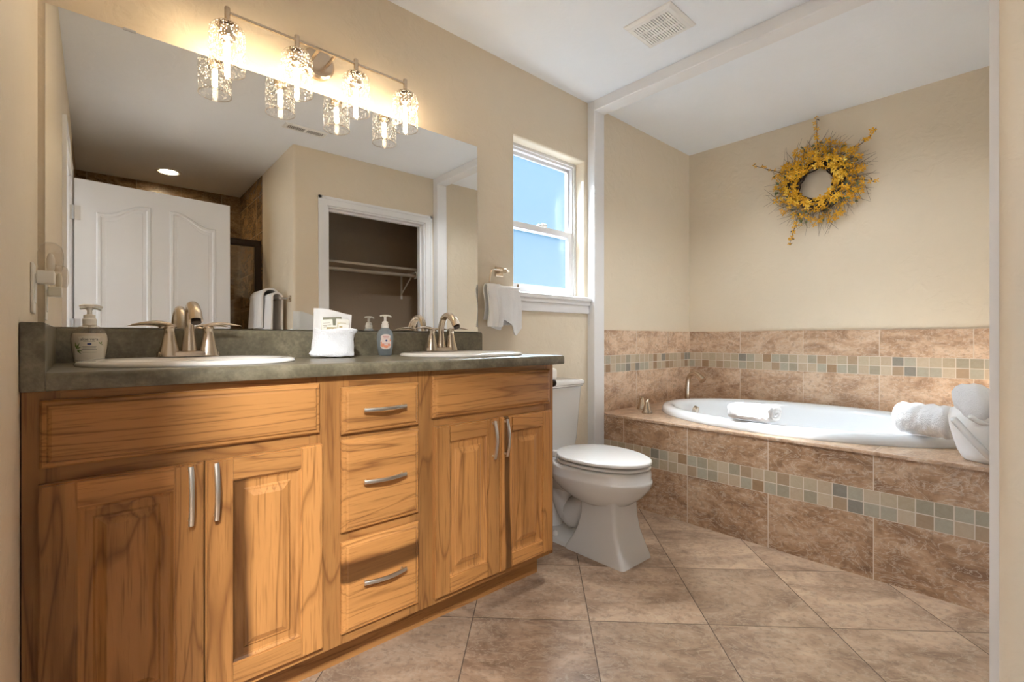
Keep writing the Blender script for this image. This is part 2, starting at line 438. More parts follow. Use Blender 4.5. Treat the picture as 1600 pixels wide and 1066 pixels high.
def text_bm(body, size, bold=0.0, align='CENTER'):
    cu = bpy.data.curves.new('txt', 'FONT'); cu.body = body; cu.size = size; cu.align_x = align; cu.align_y = 'CENTER'; cu.offset = bold
    cu.resolution_u = 3
    o = bpy.data.objects.new('txt', cu); COL.objects.link(o)
    dg = bpy.context.evaluated_depsgraph_get(); me = o.evaluated_get(dg).to_mesh()
    t = bmesh.new(); t.from_mesh(me); o.evaluated_get(dg).to_mesh_clear()
    bpy.data.objects.remove(o); bpy.data.curves.remove(cu)
    return t

def fuzzy(b, amt, seed, sc=60):
    from mathutils import noise as mn
    b.normal_update()
    for v in b.verts: v.co += v.normal * amt * mn.noise(v.co * sc + Vector((seed, 0, 0)))
    return b

# ------------------------------------------------------------------ room shell
LW, MW, FW, CW, TWX = -0.088, 1.88, 3.587, 0.0498, 1.13
SH0, SHB, CEIL = -0.81, -1.65, 2.439
PX0, PX1 = 2.322, 2.42          # post / beam of the tub alcove

b = new(); box(b, -3.2, 3.75, -1.8, 2.05, -0.1, 0.0)
struct('floor', b, 'floor', label='brown stone look floor tiles laid on the diagonal')
b = new(); box(b, -3.2, 3.75, -1.8, 2.05, CEIL, CEIL + 0.1)
struct('ceiling', b, 'ceiling', label='flat white ceiling')

# mirror wall with the window hole
WX0, WX1, WZ0, WZ1 = 1.713, 2.292, 1.235, 2.068
b = new()
xs, zs = [LW - 0.12, WX0, WX1, FW + 0.12], [0.0, WZ0, WZ1, CEIL]
vf = {}
for j, yy in enumerate((MW, MW + 0.12)):
    for i, x in enumerate(xs):
        for k, z in enumerate(zs): vf[(i, k, j)] = b.verts.new((x, yy, z))
for j in (0, 1):
    for i in range(3):
        for k in range(3):
            if (i, k) == (1, 1): continue
            b.faces.new([vf[(i, k, j)], vf[(i + 1, k, j)], vf[(i + 1, k + 1, j)], vf[(i, k + 1, j)]])
hole = [(1, 1), (2, 1), (2, 2), (1, 2)]
for a, c in zip(hole, hole[1:] + hole[:1]):
    b.faces.new([vf[(*a, 0)], vf[(*c, 0)], vf[(*c, 1)], vf[(*a, 1)]])
b.edges.ensure_lookup_table()
he = [e for e in b.edges if all(abs(v.co.y - MW) < 1e-6 and WX0 - 1e-6 <= v.co.x <= WX1 + 1e-6 and WZ0 - 1e-6 <= v.co.z <= WZ1 + 1e-6 for v in e.verts)]
bmesh.ops.bevel(b, geom=he, offset=0.016, segments=4, profile=0.5, affect='EDGES')
struct('wall_back', b, 'wall', 40, label='beige textured wall behind the vanity and toilet')

# left wall with the doorway the camera stands in
DY0, DY1, DZ = -0.345, 0.49, 2.045
b = new()
box(b, LW - 0.12, LW, DY1, MW, 0, CEIL); box(b, LW - 0.12, LW, SH0, DY0, 0, CEIL); box(b, LW - 0.12, LW, DY0, DY1, DZ, CEIL)
struct('wall_left', b, 'wall', label='beige wall at the left end of the vanity')
b = new(); box(b, FW, FW + 0.12, -0.05, MW, 0, CEIL)
struct('wall_right', b, 'wall', label='beige end wall behind the bathtub')
# closet wall with the rounded corner
CX0, CX1, CZ = 1.375, 2.235, 2.03
b = new()
arc = [(TWX + 0.022 - 0.022 * cos(t), CW - 0.022 + 0.022 * sin(t)) for t in [i * pi / 12 for i in range(7)]]
prism(b, [(TWX + 0.11, SH0), (TWX, SH0)] + arc + [(CX0, CW), (CX0, CW - 0.11), (TWX + 0.11, CW - 0.11)], 0, CEIL)
box(b, CX1, FW + 0.02, CW - 0.11, CW, 0, CEIL); box(b, CX0, CX1, CW - 0.11, CW, CZ, CEIL)
struct('wall_front', b, 'wall', 30, label='beige wall with rounded corner around the closet opening')
# shower enclosure walls
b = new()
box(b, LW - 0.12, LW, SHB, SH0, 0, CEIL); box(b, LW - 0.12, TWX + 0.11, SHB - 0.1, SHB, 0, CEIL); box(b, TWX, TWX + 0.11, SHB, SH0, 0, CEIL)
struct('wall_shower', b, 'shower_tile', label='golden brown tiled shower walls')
# closet room
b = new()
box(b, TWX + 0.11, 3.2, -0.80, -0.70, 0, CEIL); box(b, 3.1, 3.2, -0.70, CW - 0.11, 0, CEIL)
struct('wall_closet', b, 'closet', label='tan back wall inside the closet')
# bedroom beyond the doorway
b = new()
box(b, -3.2, -3.1, -1.8, -1.20, 0, CEIL); box(b, -3.2, -3.1, 1.40, 2.05, 0, CEIL); box(b, -3.2, -3.1, -1.2, 1.4, 0, 0.40); box(b, -3.2, -3.1, -1.2, 1.4, 2.30, CEIL)
box(b, -3.1, LW - 0.12, -1.8, -1.7, 0, CEIL); box(b, -3.1, LW - 0.12, 1.95, 2.05, 0, CEIL)
struct('wall_bedroom', b, 'bedroom_wall', label='brown bedroom walls beyond the doorway')
b = new(); box(b, -3.1, LW - 0.06, -1.7, 1.95, 0.0, 0.012)
struct('floor_bedroom', b, 'carpet', label='brown carpet beyond the doorway')

# door casings
def casing_x(name, x, y0, y1, z1, w, th, lab):       # on a wall facing +x
    b = new()
    def legs(a, t0, t1, w0, w1):
        box(b, a + t0, a + t1, y0 - w1, y0 - w0, 0, z1 + w0); box(b, a + t0, a + t1, y1 + w0, y1 + w1, 0, z1 + w0)
        box(b, a + t0, a + t1, y0 - w1, y1 + w1, z1 + w0, z1 + w1)
    legs(x, 0, th, 0, w); legs(x, th, th * 1.5, w * 0.75, w)
    box(b, x - 0.12, x, y0, y0 + 0.012, 0, z1); box(b, x - 0.12, x, y1 - 0.012, y1, 0, z1); box(b, x - 0.12, x, y0, y1, z1 - 0.012, z1)
    return struct(name, b, 'trim', label=lab)
casing_x('trim_1', LW, DY0, DY1, DZ, 0.058, 0.011, 'white casing around the entry doorway')
b = new()
w = 0.066
for x0, x1, z0, z1 in ((CX0 - w, CX0, 0, CZ + w), (CX1, CX1 + w, 0, CZ + w), (CX0, CX1, CZ, CZ + w)):
    box(b, x0, x1, CW, CW + 0.014, z0, z1)
for x0, x1, z0, z1 in ((CX0 - w, CX0 - w + 0.02, 0, CZ + w), (CX1 + w - 0.02, CX1 + w, 0, CZ + w), (CX0 - w, CX1 + w, CZ + w - 0.02, CZ + w)):
    box(b, x0, x1, CW + 0.014, CW + 0.020, z0, z1)
box(b, CX0, CX0 + 0.014, CW - 0.11, CW, 0, CZ); box(b, CX1 - 0.014, CX1, CW - 0.11, CW, 0, CZ); box(b, CX0, CX1, CW - 0.11, CW, CZ - 0.014, CZ)
box(b, CX0 + 0.014, CX0 + 0.028, CW - 0.07, CW - 0.04, 0, CZ - 0.014); box(b, CX1 - 0.028, CX1 - 0.014, CW - 0.07, CW - 0.04, 0, CZ - 0.014); box(b, CX0 + .014, CX1 - .014, CW - 0.07, CW - 0.04, CZ - 0.03, CZ - 0.014)
struct('trim_2', b, 'trim', label='white casing around the closet opening')
# post-and-beam frame of the tub alcove
b = new()
PY1, PY0, BZ = 1.826, 0.119, 2.377
rbox(b, PX0, PX1, PY1, MW + 0.002, 0, CEIL, 0.003, 1); rbox(b, PX0, PX1, CW - 0.002, PY0, 0, CEIL, 0.003, 1); rbox(b, PX0, PX1, PY0 - 0.004, PY1 + 0.004, BZ, CEIL + 0.002, 0.003, 1)
struct('trim_3', b, 'trim', label='white post and beam frame around the tub alcove')

# window
win = Thing('window_1', 'white single hung window with obscure glass beside the toilet', 'window', (2.0, 1.96, WZ0), kind='structure')
FY0, FY1 = 1.955, 1.998
b = new()
def ring_frame(b, x0, x1, z0, z1, w, y0, y1):
    box(b, x0, x0 + w, y0, y1, z0, z1); box(b, x1 - w, x1, y0, y1, z0, z1); box(b, x0 + w, x1 - w, y0, y1, z0, z0 + w); box(b, x0 + w, x1 - w, y0, y1, z1 - w, z1)
ring_frame(b, WX0 + 0.001, WX1 - 0.001, WZ0, WZ1 - 0.001, 0.030, FY0, FY1)
ring_frame(b, WX0 + 0.001, WX1 - 0.001, WZ0, WZ1 - 0.001, 0.016, FY0 - 0.008, FY0)
win.part('window_frame', b, 'trim')
ZM = 1.625
b = new(); ring_frame(b, WX0 + 0.03, WX1 - 0.03, ZM - 0.02, WZ1 - 0.03, 0.020, FY0 + 0.022, FY1 - 0.004)
up = win.part('upper_sash', b, 'trim')
b = new(); ring_frame(b, WX0 + 0.03, WX1 - 0.03, WZ0 + 0.03, ZM + 0.016, 0.032, FY0 + 0.002, FY0 + 0.022)
lo = win.part('lower_sash', b, 'trim')
b = new(); box(b, WX0 + 0.045, WX1 - 0.045, FY0 + 0.030, FY0 + 0.034, ZM - 0.01, WZ1 - 0.045); win.part('pane', b, 'pane', under=up)
b = new(); box(b, WX0 + 0.055, WX1 - 0.055, FY0 + 0.010, FY0 + 0.014, WZ0 + 0.055, ZM + 0.0); win.part('pane', b, 'pane', under=lo)
b = new(); rbox(b, 1.965, 2.035, FY0 - 0.008, FY0 + 0.012, ZM + 0.014, ZM + 0.026, 0.004, 2); rbox(b, 1.99, 2.03, FY0 - 0.012, FY0, ZM + 0.02, ZM + 0.034, 0.004, 2)
win.part('sash_lock', b, 'white_metal', under=lo)
b = new(); rbox(b, WX0 - 0.05, PX0 - 0.002, MW - 0.038, MW + 0.10, WZ0 - 0.022, WZ0 + 0.002, 0.006, 2); rbox(b, WX0 - 0.03, PX0 - 0.004, MW - 0.018, MW + 0.002, WZ0 - 0.095, WZ0 - 0.02, 0.004, 2)
rbox(b, WX0 - 0.04, PX0 - 0.003, MW - 0.028, MW + 0.002, WZ0 - 0.045, WZ0 - 0.02, 0.005, 2)
win.part('window_sill', b, 'trim', 40)

# open entry door, seen in the mirror
dr = Thing('door_1', 'white two panel arched interior door standing open behind the camera', 'door', (LW + 0.022, DY0 - 0.002, 0.012), kind='structure')
DW_, DH = 0.885, 2.02
ang = radians(-6)
def door_panel(x0, x1, z0, z1, dip, side):
    """raised panel whose top edge sweeps upwards to one side"""
    N = 14
    def ringp(i, y):
        p = [(x0 + i, y, z0 + i), (x1 - i, y, z0 + i)]
        for k in range(N + 1):
            t = k / N
            x = x1 - i + (x0 - x1 + 2 * i) * t
            u = t if side > 0 else 1 - t
            p.append((x, y, z1 - i - dip * (0.5 - 0.5 * cos(pi * min(1, max(0, (u - 0.12) / 0.76)))) ))
        return p
    return [ringp(i, y) for i, y in ((0, 0.0005), (0.006, 0.006), (0.020, 0.0075), (0.030, -0.002), (0.045, -0.004), (0.050, 0.002))]
Rz = Matrix.Translation(Vector(dr.loc)) @ Matrix.Rotation(ang, 4, 'Z')
def dpart(name, t, mat, smooth=None, under=None):
    bmesh.ops.transform(t, matrix=Rz, verts=t.verts); return dr.part(name, t, mat, smooth, under)
b = new(); rbox(b, 0, DW_, -0.035, 0, 0, DH, 0.002, 1)
leaf = dpart('door_leaf', b, 'door')
for x0, x1, side in ((0.105, 0.395, 1), (0.500, 0.790, -1)):
    for z0, z1, dip in ((0.93, 1.905, 0.085), (0.22, 0.80, 0.0)):
        b = new(); loft(b, door_panel(x0, x1, z0, z1, dip, side), (False, True))
        dpart('door_panel', b, 'door', 22, leaf)
for z in (0.25, 1.08, 1.80):
    b = new(); cyl(b, (-0.006, 0.004, z - 0.045), (-0.006, 0.004, z + 0.045), 0.007, 12); box(b, -0.022, 0.03, 0.0, 0.003, z - 0.045, z + 0.045)
    dpart('hinge', b, 'steel', 40, leaf)
b = new(); tube(b, [(DW_ - 0.065, 0, 0.95), (DW_ - 0.065, 0.02, 0.95), (DW_ - 0.065, 0.03, 0.95), (DW_ - 0.065, 0.055, 0.95), (DW_ - 0.065, 0.062, 0.95)], [0.03, 0.028, 0.011, 0.027, 0.012], 20)
dpart('door_knob', b, 'nickel', 50, leaf)

# tile wainscot round the tub
ZD, ZB, ZMO, ZT = 0.525, 0.770, 0.8815, 1.043
def wains(axis, nm, mt, mm, lab):
    t = Thing(nm, lab, 'trim', (0, 0, 0), kind='structure')
    for pn, z0, z1, mat, th in (('lower_tiles', ZD - 0.02, ZB, mt, 0.012), ('mosaic_band', ZB, ZMO, mm, 0.0115), ('upper_tiles', ZMO, ZT, mt, 0.012)):
        b = new()
        if axis == 'x': box(b, FW - th, FW + 0.005, CW, MW, z0, z1)
        else: box(b, PX1, FW - th, MW - th, MW + 0.005, z0, z1)
        t.part(pn, b, mat)
wains('x', 'trim_4', 'tile_far', 'mosaic_far', 'brown tile wainscot with mosaic band on the wall behind the tub')
wains('y', 'trim_5', 'tile_left', 'mosaic_left', 'brown tile wainscot with mosaic band at the faucet end of the tub')

# ------------------------------------------------------------------ tub surround and tub
TCX, TCY, TA, TB = 2.995, 0.93, 0.53, 0.78
sr = Thing('tub_surround', 'brown stone tiled tub surround with slate mosaic stripe along its front', 'tub surround', (2.5, 0.95, 0))
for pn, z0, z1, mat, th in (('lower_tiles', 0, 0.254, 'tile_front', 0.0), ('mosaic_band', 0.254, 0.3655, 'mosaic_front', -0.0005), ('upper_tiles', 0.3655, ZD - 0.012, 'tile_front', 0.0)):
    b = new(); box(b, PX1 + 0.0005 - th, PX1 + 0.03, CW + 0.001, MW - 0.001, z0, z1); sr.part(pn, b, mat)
b = new(); N = 96
x0, x1, y0, y1 = PX1 - 0.004, FW - 0.012, CW + 0.001, MW - 0.012
outer, inner = [], []
for i in range(N):
    t = 2 * pi * i / N; c, s = cos(t), sin(t)
    kx = ((x1 - TCX) if c > 0 else (TCX - x0)) / max(abs(c), 1e-6); ky = ((y1 - TCY) if s > 0 else (TCY - y0)) / max(abs(s), 1e-6)
    k = min(kx, ky); outer.append((TCX + k * c, TCY + k * s)); inner.append((TCX + (TA - 0.03) * c, TCY + (TB - 0.03) * s))
loft(b, [[(x, y, ZD - 0.014) for x, y in outer], [(x, y, ZD - 0.003) for x, y in outer], [(x + (TCX - x) * 0.003, y + (TCY - y) * 0.003, ZD) for x, y in outer], [(x, y, ZD) for x, y in inner], [(x, y, ZD - 0.014) for x, y in inner]], (False, False))
sr.part('deck_tiles', b, 'tile_deck', 30)

tub = Thing('bathtub', 'white oval drop-in bathtub set in the tiled deck', 'bathtub', (TCX, TCY, ZD))
b = new()
prof = [(-0.030, ZD - 0.02), (-0.002, ZD + 0.001), (0.0, ZD + 0.008), (-0.002, ZD + 0.026), (-0.010, ZD + 0.040), (-0.024, ZD + 0.047), (-0.046, ZD + 0.048), (-0.064, ZD + 0.044), (-0.076, ZD + 0.034), (-0.083, ZD + 0.014), (-0.092, ZD - 0.03), (-0.115, ZD - 0.16), (-0.150, ZD - 0.32), (-0.185, ZD - 0.39), (-0.24, ZD - 0.42), (-0.40, ZD - 0.43)]
loft(b, [ell(TCX, TCY, z, TA + d, TB + d * (1.0 if z > ZD - 0.05 else 1.35), 96) for d, z in prof], (False, True))
shell = tub.part('tub_shell', b, 'acrylic', 60)
b = new(); tube(b, [(3.06, TCY + 0.64, 0.515), (3.06, TCY + 0.617, 0.508), (3.06, TCY + 0.612, 0.507)], [0.026, 0.026, 0.015], 20); tub.part('overflow_knob', b, 'nickel', 50)

# roman tub faucet
tf = Thing('tub_faucet', 'brushed nickel gooseneck tub spout in the deck corner', 'faucet', (3.34, 1.765, ZD))
b = new(); lathe(b, [(0.028, ZD), (0.028, ZD + 0.006), (0.019, ZD + 0.014), (0.016, ZD + 0.03)], 3.34, 1.765, 24); tf.part('spout_base', b, 'nickel', 50)
b = new()
pts = curve([(3.34, 1.765, ZD + 0.02), (3.34, 1.765, ZD + 0.11), (3.335, 1.750, ZD + 0.180), (3.318, 1.705, ZD + 0.212), (3.300, 1.655, ZD + 0.195), (3.288, 1.62, ZD + 0.165)], 6)
rr = [0.0180 - 0.002 * sin(pi * i / (len(pts) - 1)) + (0.008 * max(0, i / (len(pts) - 1) - 0.7) / 0.3) for i in range(len(pts))]
tube(b, pts, rr, 16); tf.part('spout', b, 'nickel', 50)
def tub_handle(x, y, lab, d):
    t = Thing('tub_valve', lab, 'tub valve', (x, y, ZD), group='tub valves on the deck')
    b = new(); lathe(b, [(0.033, ZD), (0.033, ZD + 0.006), (0.026, ZD + 0.022), (0.0175, ZD + 0.05), (0.015, ZD + 0.068), (0.013, ZD + 0.074), (0.008, ZD + 0.08)], x, y, 24); t.part('valve_body', b, 'nickel', 50)
    b = new(); tube(b, curve([(x, y, ZD + 0.076), (x + 0.3 * d[0], y + 0.3 * d[1], ZD + 0.084), (x + d[0], y + d[1], ZD + 0.086)], 6), [0.007, 0.0085, 0.010, 0.011, 0.011, 0.0105, 0.010, 0.009, 0.008, 0.007, 0.006, 0.005, 0.003], 12, flat=0.6); t.part('lever', b, 'nickel', 60)
tub_handle(2.743, 1.767, 'brushed nickel tub handle nearer the tiled wall', (-0.055, -0.02))
tub_handle(2.618, 1.650, 'brushed nickel tub handle nearer the tub front edge', (0.055, 0.012))

# ------------------------------------------------------------------ vanity cabinet
VC = Thing('vanity_cabinet', 'honey hickory double vanity cabinet with raised panel doors under the countertop', 'vanity cabinet', (0.676, 1.60, 0))
YF, YD = 1.348, 1.329
VX0, VX1, VZ0, VZ1 = LW + 0.002, 1.44, 0.112, 0.884
b = new(); box(b, VX0, VX1, YF + 0.019, MW - 0.002, VZ0, VZ1 - 0.19); box(b, VX0, VX0 + 0.016, YF + 0.019, MW - 0.002, VZ1 - 0.19, VZ1); box(b, VX1 - 0.016, VX1, YF + 0.019, MW - 0.002, VZ1 - 0.19, VZ1)
VC.part('carcass', b, 'wood_frame')
for x0, x1 in ((VX0, -0.03), (0.466, 0.578), (0.778, 0.890), (1.39, VX1)): VC.part('frame_stile', box(new(), x0, x1, YF, YF + 0.019, VZ0, VZ1), 'wood_frame')
for x0, x1 in ((0.19, 0.245), (1.115, 1.17)): VC.part('frame_stile', box(new(), x0, x1, YF + 0.001, YF + 0.019, VZ0 + 0.05, 0.68), 'wood_frame')
for x0, x1, zz in ((-0.03, 0.466, ((VZ0, 0.16), (0.68, 0.742), (0.84, VZ1))), (0.578, 0.778, ((VZ0, 0.165), (0.39, 0.45), (0.68, 0.735), (0.83, VZ1))), (0.890, 1.39, ((VZ0, 0.16), (0.68, 0.742), (0.84, VZ1)))):
    for z0, z1 in zz: VC.part('frame_rail', box(new(), x0, x1, YF + 0.0006, YF + 0.019, z0, z1), 'wood_frame_h')
b = new(); box(b, VX0, VX1 - 0.002, 1.437, 1.455, 0, VZ0); VC.part('toe_kick', b, 'wood_frame_h')

slab = [(0.0, YF - 0.0005), (0.0, YD + 0.010), (0.004, YD + 0.006), (0.010, YD + 0.005), (0.013, YD + 0.0015), (0.018, YD)]
def pull(parent, p0, p1):
    """arched bar pull between two posts on the front plane"""
    p0, p1 = Vector(p0), Vector(p1); b = new(); d = (p1 - p0).normalized(); out = Vector((0, -1, 0)); s = Vector((0, 0, 1)) if abs(d.x) > 0.5 else Vector((1, 0, 0))
    L = (p1 - p0).length; rings = []
    for i in range(13):
        t = i / 12; c = p0 + d * (L * t) + out * (0.014 + 0.012 * sin(pi * t))
        wv, h = 0.0052, 0.0035
        rings.append([c + s * wv - out * h, c + s * wv + out * h * 0.6, c + s * wv * 0.6 + out * h, c - s * wv * 0.6 + out * h, c - s * wv + out * h * 0.6, c - s * wv - out * h])
    loft(b, rings)
    for t in (0.07, 0.93):
        c = p0 + d * (L * t); cyl(b, c + Vector((0, 0.001, 0)), c + out * 0.016, 0.0042, 10)
    return VC.part('handle', b, 'nickel_light', 45, parent)
def front(name, x0, x1, z0, z1, mat):
    b = new(); rect_rings(b, x0, x1, z0, z1, slab); return VC.part(name, b, mat)
front('false_drawer_front', -0.060, 0.492, 0.729, 0.866, 'wood_h')
front('false_drawer_front', 0.856, 1.412, 0.727, 0.866, 'wood_h')
dark_band = wood('hickory_with_dark_heartwood', 'x', LC, DC, 0.25, band=(2, 0.318, 0.036))
for z0, z1, mat in ((0.714, 0.850, 'wood_h'), (0.434, 0.700, 'wood_h'), (0.144, 0.406, dark_band)):
    d = front('drawer', 0.553, 0.804, z0, z1, mat)
    zc = {0.714: 0.782, 0.434: 0.573, 0.144: 0.280}[z0]
    pull(d, (0.611, YD, zc), (0.748, YD, zc))
half_dark = wood('hickory_two_tone_panel', 'z', LC, DC, 0.3, band=(0, -0.385, 0.034))
strip_dark = wood('hickory_dark_edge_stile', 'z', LC, DC, 0.3, band=(0, 0.500, 0.015))
def door(x0, x1, z0, z1, hx, matp='wood_v', mats='wood_v'):
    w = 0.058
    b = new()
    for a0, a1 in ((x0, x0 + w), (x1 - w, x1)):
        t = new(); box(t, a0, a1, YD, YF - 0.0005, z0, z1); bmesh.ops.bevel(t, geom=[e for e in t.edges if all(v.co.y < YD + 1e-5 for v in e.verts)], offset=0.004, segments=2, affect='EDGES'); merge(b, t)
    d = VC.part('door', b, mats)
    for a0, a1 in ((z0, z0 + w), (z1 - w, z1)):
        t = new(); box(t, x0 + w, x1 - w, YD, YF - 0.0005, a0, a1); bmesh.ops.bevel(t, geom=[e for e in t.edges if all(v.co.y < YD + 1e-5 for v in e.verts) and abs(e.verts[0].co.z - e.verts[1].co.z) < 1e-5], offset=0.004, segments=2, affect='EDGES')
        VC.part('rail', t, 'wood_h', under=d)
    b = new()
    rect_rings(b, x0 + w, x1 - w, z0 + w, z1 - w, [(0, YF - 0.001), (0.0, YD + 0.005), (0.005, YD + 0.0095), (0.010, YD + 0.011), (0.024, YD + 0.011), (0.028, YD + 0.008), (0.032, YD + 0.0075), (0.046, YD + 0.0015), (0.050, YD + 0.0015)])
    VC.part('panel', b, matp, under=d)
    pull(d, (hx, YD, 0.694), (hx, YD, 0.557))
door(-0.062, 0.217, 0.134, 0.698, 0.190)
door(0.221, 0.497, 0.134, 0.698, 0.241, half_dark)
door(0.863, 1.139, 0.134, 0.700, 1.105)
door(1.144, 1.420, 0.134, 0.700, 1.163, 'wood_v', strip_dark)

# ------------------------------------------------------------------ countertop
CT = Thing('countertop', 'mottled brown laminate countertop with rounded front edge', 'countertop', (0.68, 1.60, 0.884))
CZ0, CZ1, CY0, CXR = 0.885, 0.921, 1.320, 1.480
SINKS = (0.245, 1.178)
SCY, SA, SB = 1.613, 0.258, 0.222
b = new()
xm = 0.5 * (SINKS[0] + SINKS[1])
def plate(b, x0, x1, cx):
    N = 72; o, q = [], []
    y0, y1 = CY0 + 0.02, MW - 0.001
    ts = [2 * pi * i / N for i in range(N)]
    for cxn, cyn in ((x0, y0), (x1, y0), (x1, y1), (x0, y1)):
        a = atan2(cyn - SCY, cxn - cx) % (2 * pi); k = min(range(N), key=lambda i: abs(ts[i] - a)); ts[k] = a
    for t in ts:
        c, s = cos(t), sin(t)
        kx = ((x1 - cx) if c > 0 else (cx - x0)) / max(abs(c), 1e-6); ky = ((y1 - SCY) if s > 0 else (SCY - y0)) / max(abs(s), 1e-6)
        k = min(kx, ky); o.append((cx + k * c, SCY + k * s)); q.append((cx + (SA - 0.03) * c, SCY + (SB - 0.03) * s))
    loft(b, [[(x, y, CZ0) for x, y in q], [(x, y, CZ0) for x, y in o], [(x, y, CZ1) for x, y in o], [(x, y, CZ1) for x, y in q], [(x, y, CZ0) for x, y in q]], (False, False))
plate(b, LW + 0.001, xm, SINKS[0]); plate(b, xm, CXR, SINKS[1])
nose = [(CY0 + 0.02, CZ0), (CY0 + 0.004, CZ0), (CY0, CZ0 + 0.005)] + [(CY0 + 0.013 - 0.013 * cos(a), CZ1 - 0.013 + 0.013 * sin(a)) for a in [i * pi / 12 for i in range(7)]] + [(CY0 + 0.02, CZ1)]
loft(b, [[(x, y, z) for y, z in nose] for x in (LW + 0.0375, CXR)])
CT.part('worktop', b, 'laminate', 40)
b = new(); bs = [(MW - 0.001, CZ1), (MW - 0.021, CZ1 - 0.001), (MW - 0.021, 1.010), (MW - 0.016, 1.018), (MW - 0.008, 1.0205), (MW - 0.001, 1.0205)]
loft(b, [[(x, y, z) for y, z in bs] for x in (LW + 0.036, 1.478)])
t = CT.part('backsplash', b, 'laminate', 40)
b = new(); rbox(b, LW + 0.001, LW + 0.037, CY0, MW - 0.001, CZ0, 1.0215, 0.002, 2)
CT.part('side_splash', b, 'laminate')

# ------------------------------------------------------------------ sinks and faucets
def sink(cx, lab):
    t = Thing('sink', lab, 'sink', (cx, SCY, CZ1), group=None)
    b = new()
    R = []
    for d, z in ((-0.028, CZ1 - 0.01), (-0.001, CZ1 + 0.0005), (0.0, CZ1 + 0.004), (-0.004, CZ1 + 0.010), (-0.014, CZ1 + 0.0135), (-0.03, CZ1 + 0.0125)):
        R.append(ell(cx, SCY, z, SA + d, SB + d, 72, 2.15))
    for k, z, a, bb in ((0, CZ1 + 0.009, 0.207, 0.150), (1, CZ1 + 0.001, 0.198, 0.142), (2, CZ1 - 0.05, 0.180, 0.125), (3, CZ1 - 0.105, 0.130, 0.09), (4, CZ1 - 0.135, 0.06, 0.05), (5, CZ1 - 0.14, 0.022, 0.022)):
        R.append(ell(cx, SCY - 0.038, z, a, bb, 72, 2.1))
    loft(b, R, (False, False)); t.part('basin', b, 'sink', 60)
    b = new(); lathe(b, [(0.0225, CZ1 - 0.139), (0.021, CZ1 - 0.137), (0.008, CZ1 - 0.139)], cx, SCY - 0.038, 24); t.part('drain', b, 'nickel', 50)
sink(SINKS[0], 'white oval drop-in sink at the left, behind the wide left cabinet doors')
sink(SINKS[1], 'white oval drop-in sink at the right, nearer the toilet')
def faucet(cx, lab):
    y, z = 1.790, CZ1 + 0.0165
    t = Thing('faucet', lab, 'faucet', (cx, y, z))
    b = new()
    loft(b, [ell(cx, y, z + h, 0.083 * s, 0.028 * s2, 48, 3.2) for h, s, s2 in ((-0.003, 1.0, 1.0), (0.006, 1.0, 1.0), (0.012, 0.97, 0.92), (0.014, 0.90, 0.75))])
    t.part('base_plate', b, 'nickel', 40)
    for sgn in (-1, 1):
        hx = cx + sgn * 0.0510
        b = new(); loft(b, [ell(hx, y, z + h, r, r, 8 * 4, 2.6) for r, h in ((0.029, 0.0), (0.0275, 0.010), (0.0215, 0.032), (0.0160, 0.060), (0.0140, 0.078), (0.0150, 0.080), (0.0150, 0.088), (0.010, 0.093))])
        tw = t.part('handle_tower', b, 'nickel', 40)
        b = new()
        pts = curve([(hx - sgn * 0.012, y, z + 0.090), (hx + sgn * 0.010, y - 0.002, z + 0.097), (hx + sgn * 0.045, y - 0.004, z + 0.100), (hx + sgn * 0.092, y - 0.006, z + 0.094)], 6)
        n = len(pts); rad = [0.0125 * max(0.10, sin(pi * (0.22 + 0.78 * (i / (n - 1))))) ** 0.7 for i in range(n)]
        tube(b, pts, rad, 14, flat=0.5); t.part('lever', b, 'nickel', 60, tw)
    b = new()
    pts = curve([(cx, y, z + 0.008), (cx, y + 0.001, z + 0.05), (cx, y - 0.001, z + 0.10), (cx, y - 0.022, z + 0.142), (cx, y - 0.060, z + 0.152), (cx, y - 0.098, z + 0.132), (cx, y - 0.118, z + 0.104)], 6)
    n = len(pts); rad = []
    for i in range(n):
        s = i / (n - 1); rad.append(0.0235 - 0.010 * min(1, s / 0.30) + 0.0045 * max(0, (s - 0.45) / 0.55))
    tube(b, pts, rad, 20, flat=0.92); t.part('spout', b, 'nickel', 50)
    e = pts[-1]; b = new(); tube(b, [e, e + Vector((0, -0.003, -0.006))], 0.013, 16); t.part('aerator', b, 'bronze', 50)
faucet(0.254, 'brushed nickel two handle faucet on the left sink')
faucet(1.190, 'brushed nickel two handle faucet on the right sink')

# ------------------------------------------------------------------ mirror
mt = Thing('wall_mirror', 'large frameless rectangular mirror above the vanity', 'mirror', (-0.0735, 1.8735, 1.0225))
MD, MTX = radians(0.5), radians(-0.3)
MWID, MHGT = 1.526, 0.9125
Rm = Matrix.Translation(Vector(mt.loc)) @ Matrix.Rotation(-MD, 4, 'Z') @ Matrix.Rotation(MTX, 4, 'X')
def mpart(name, t, mat):
    bmesh.ops.transform(t, matrix=Rm, verts=t.verts); return mt.part(name, t, mat)
b = new(); box(b, 0, MWID, 0.0008, 0.0055, 0, MHGT); mpart('mirror_backing', b, 'mirror_edge')
b = new(); box(b, 0.0004, MWID - 0.0004, 0, 0.0016, 0.0004, MHGT - 0.0004); mpart('mirror_glass', b, 'mirror')
for x in (0.17, MWID - 0.45):
    b = new(); rbox(b, x, x + 0.032, -0.003, 0.006, MHGT - 0.004, MHGT + 0.004, 0.0015, 1); mpart('mirror_clip', b, 'steel')

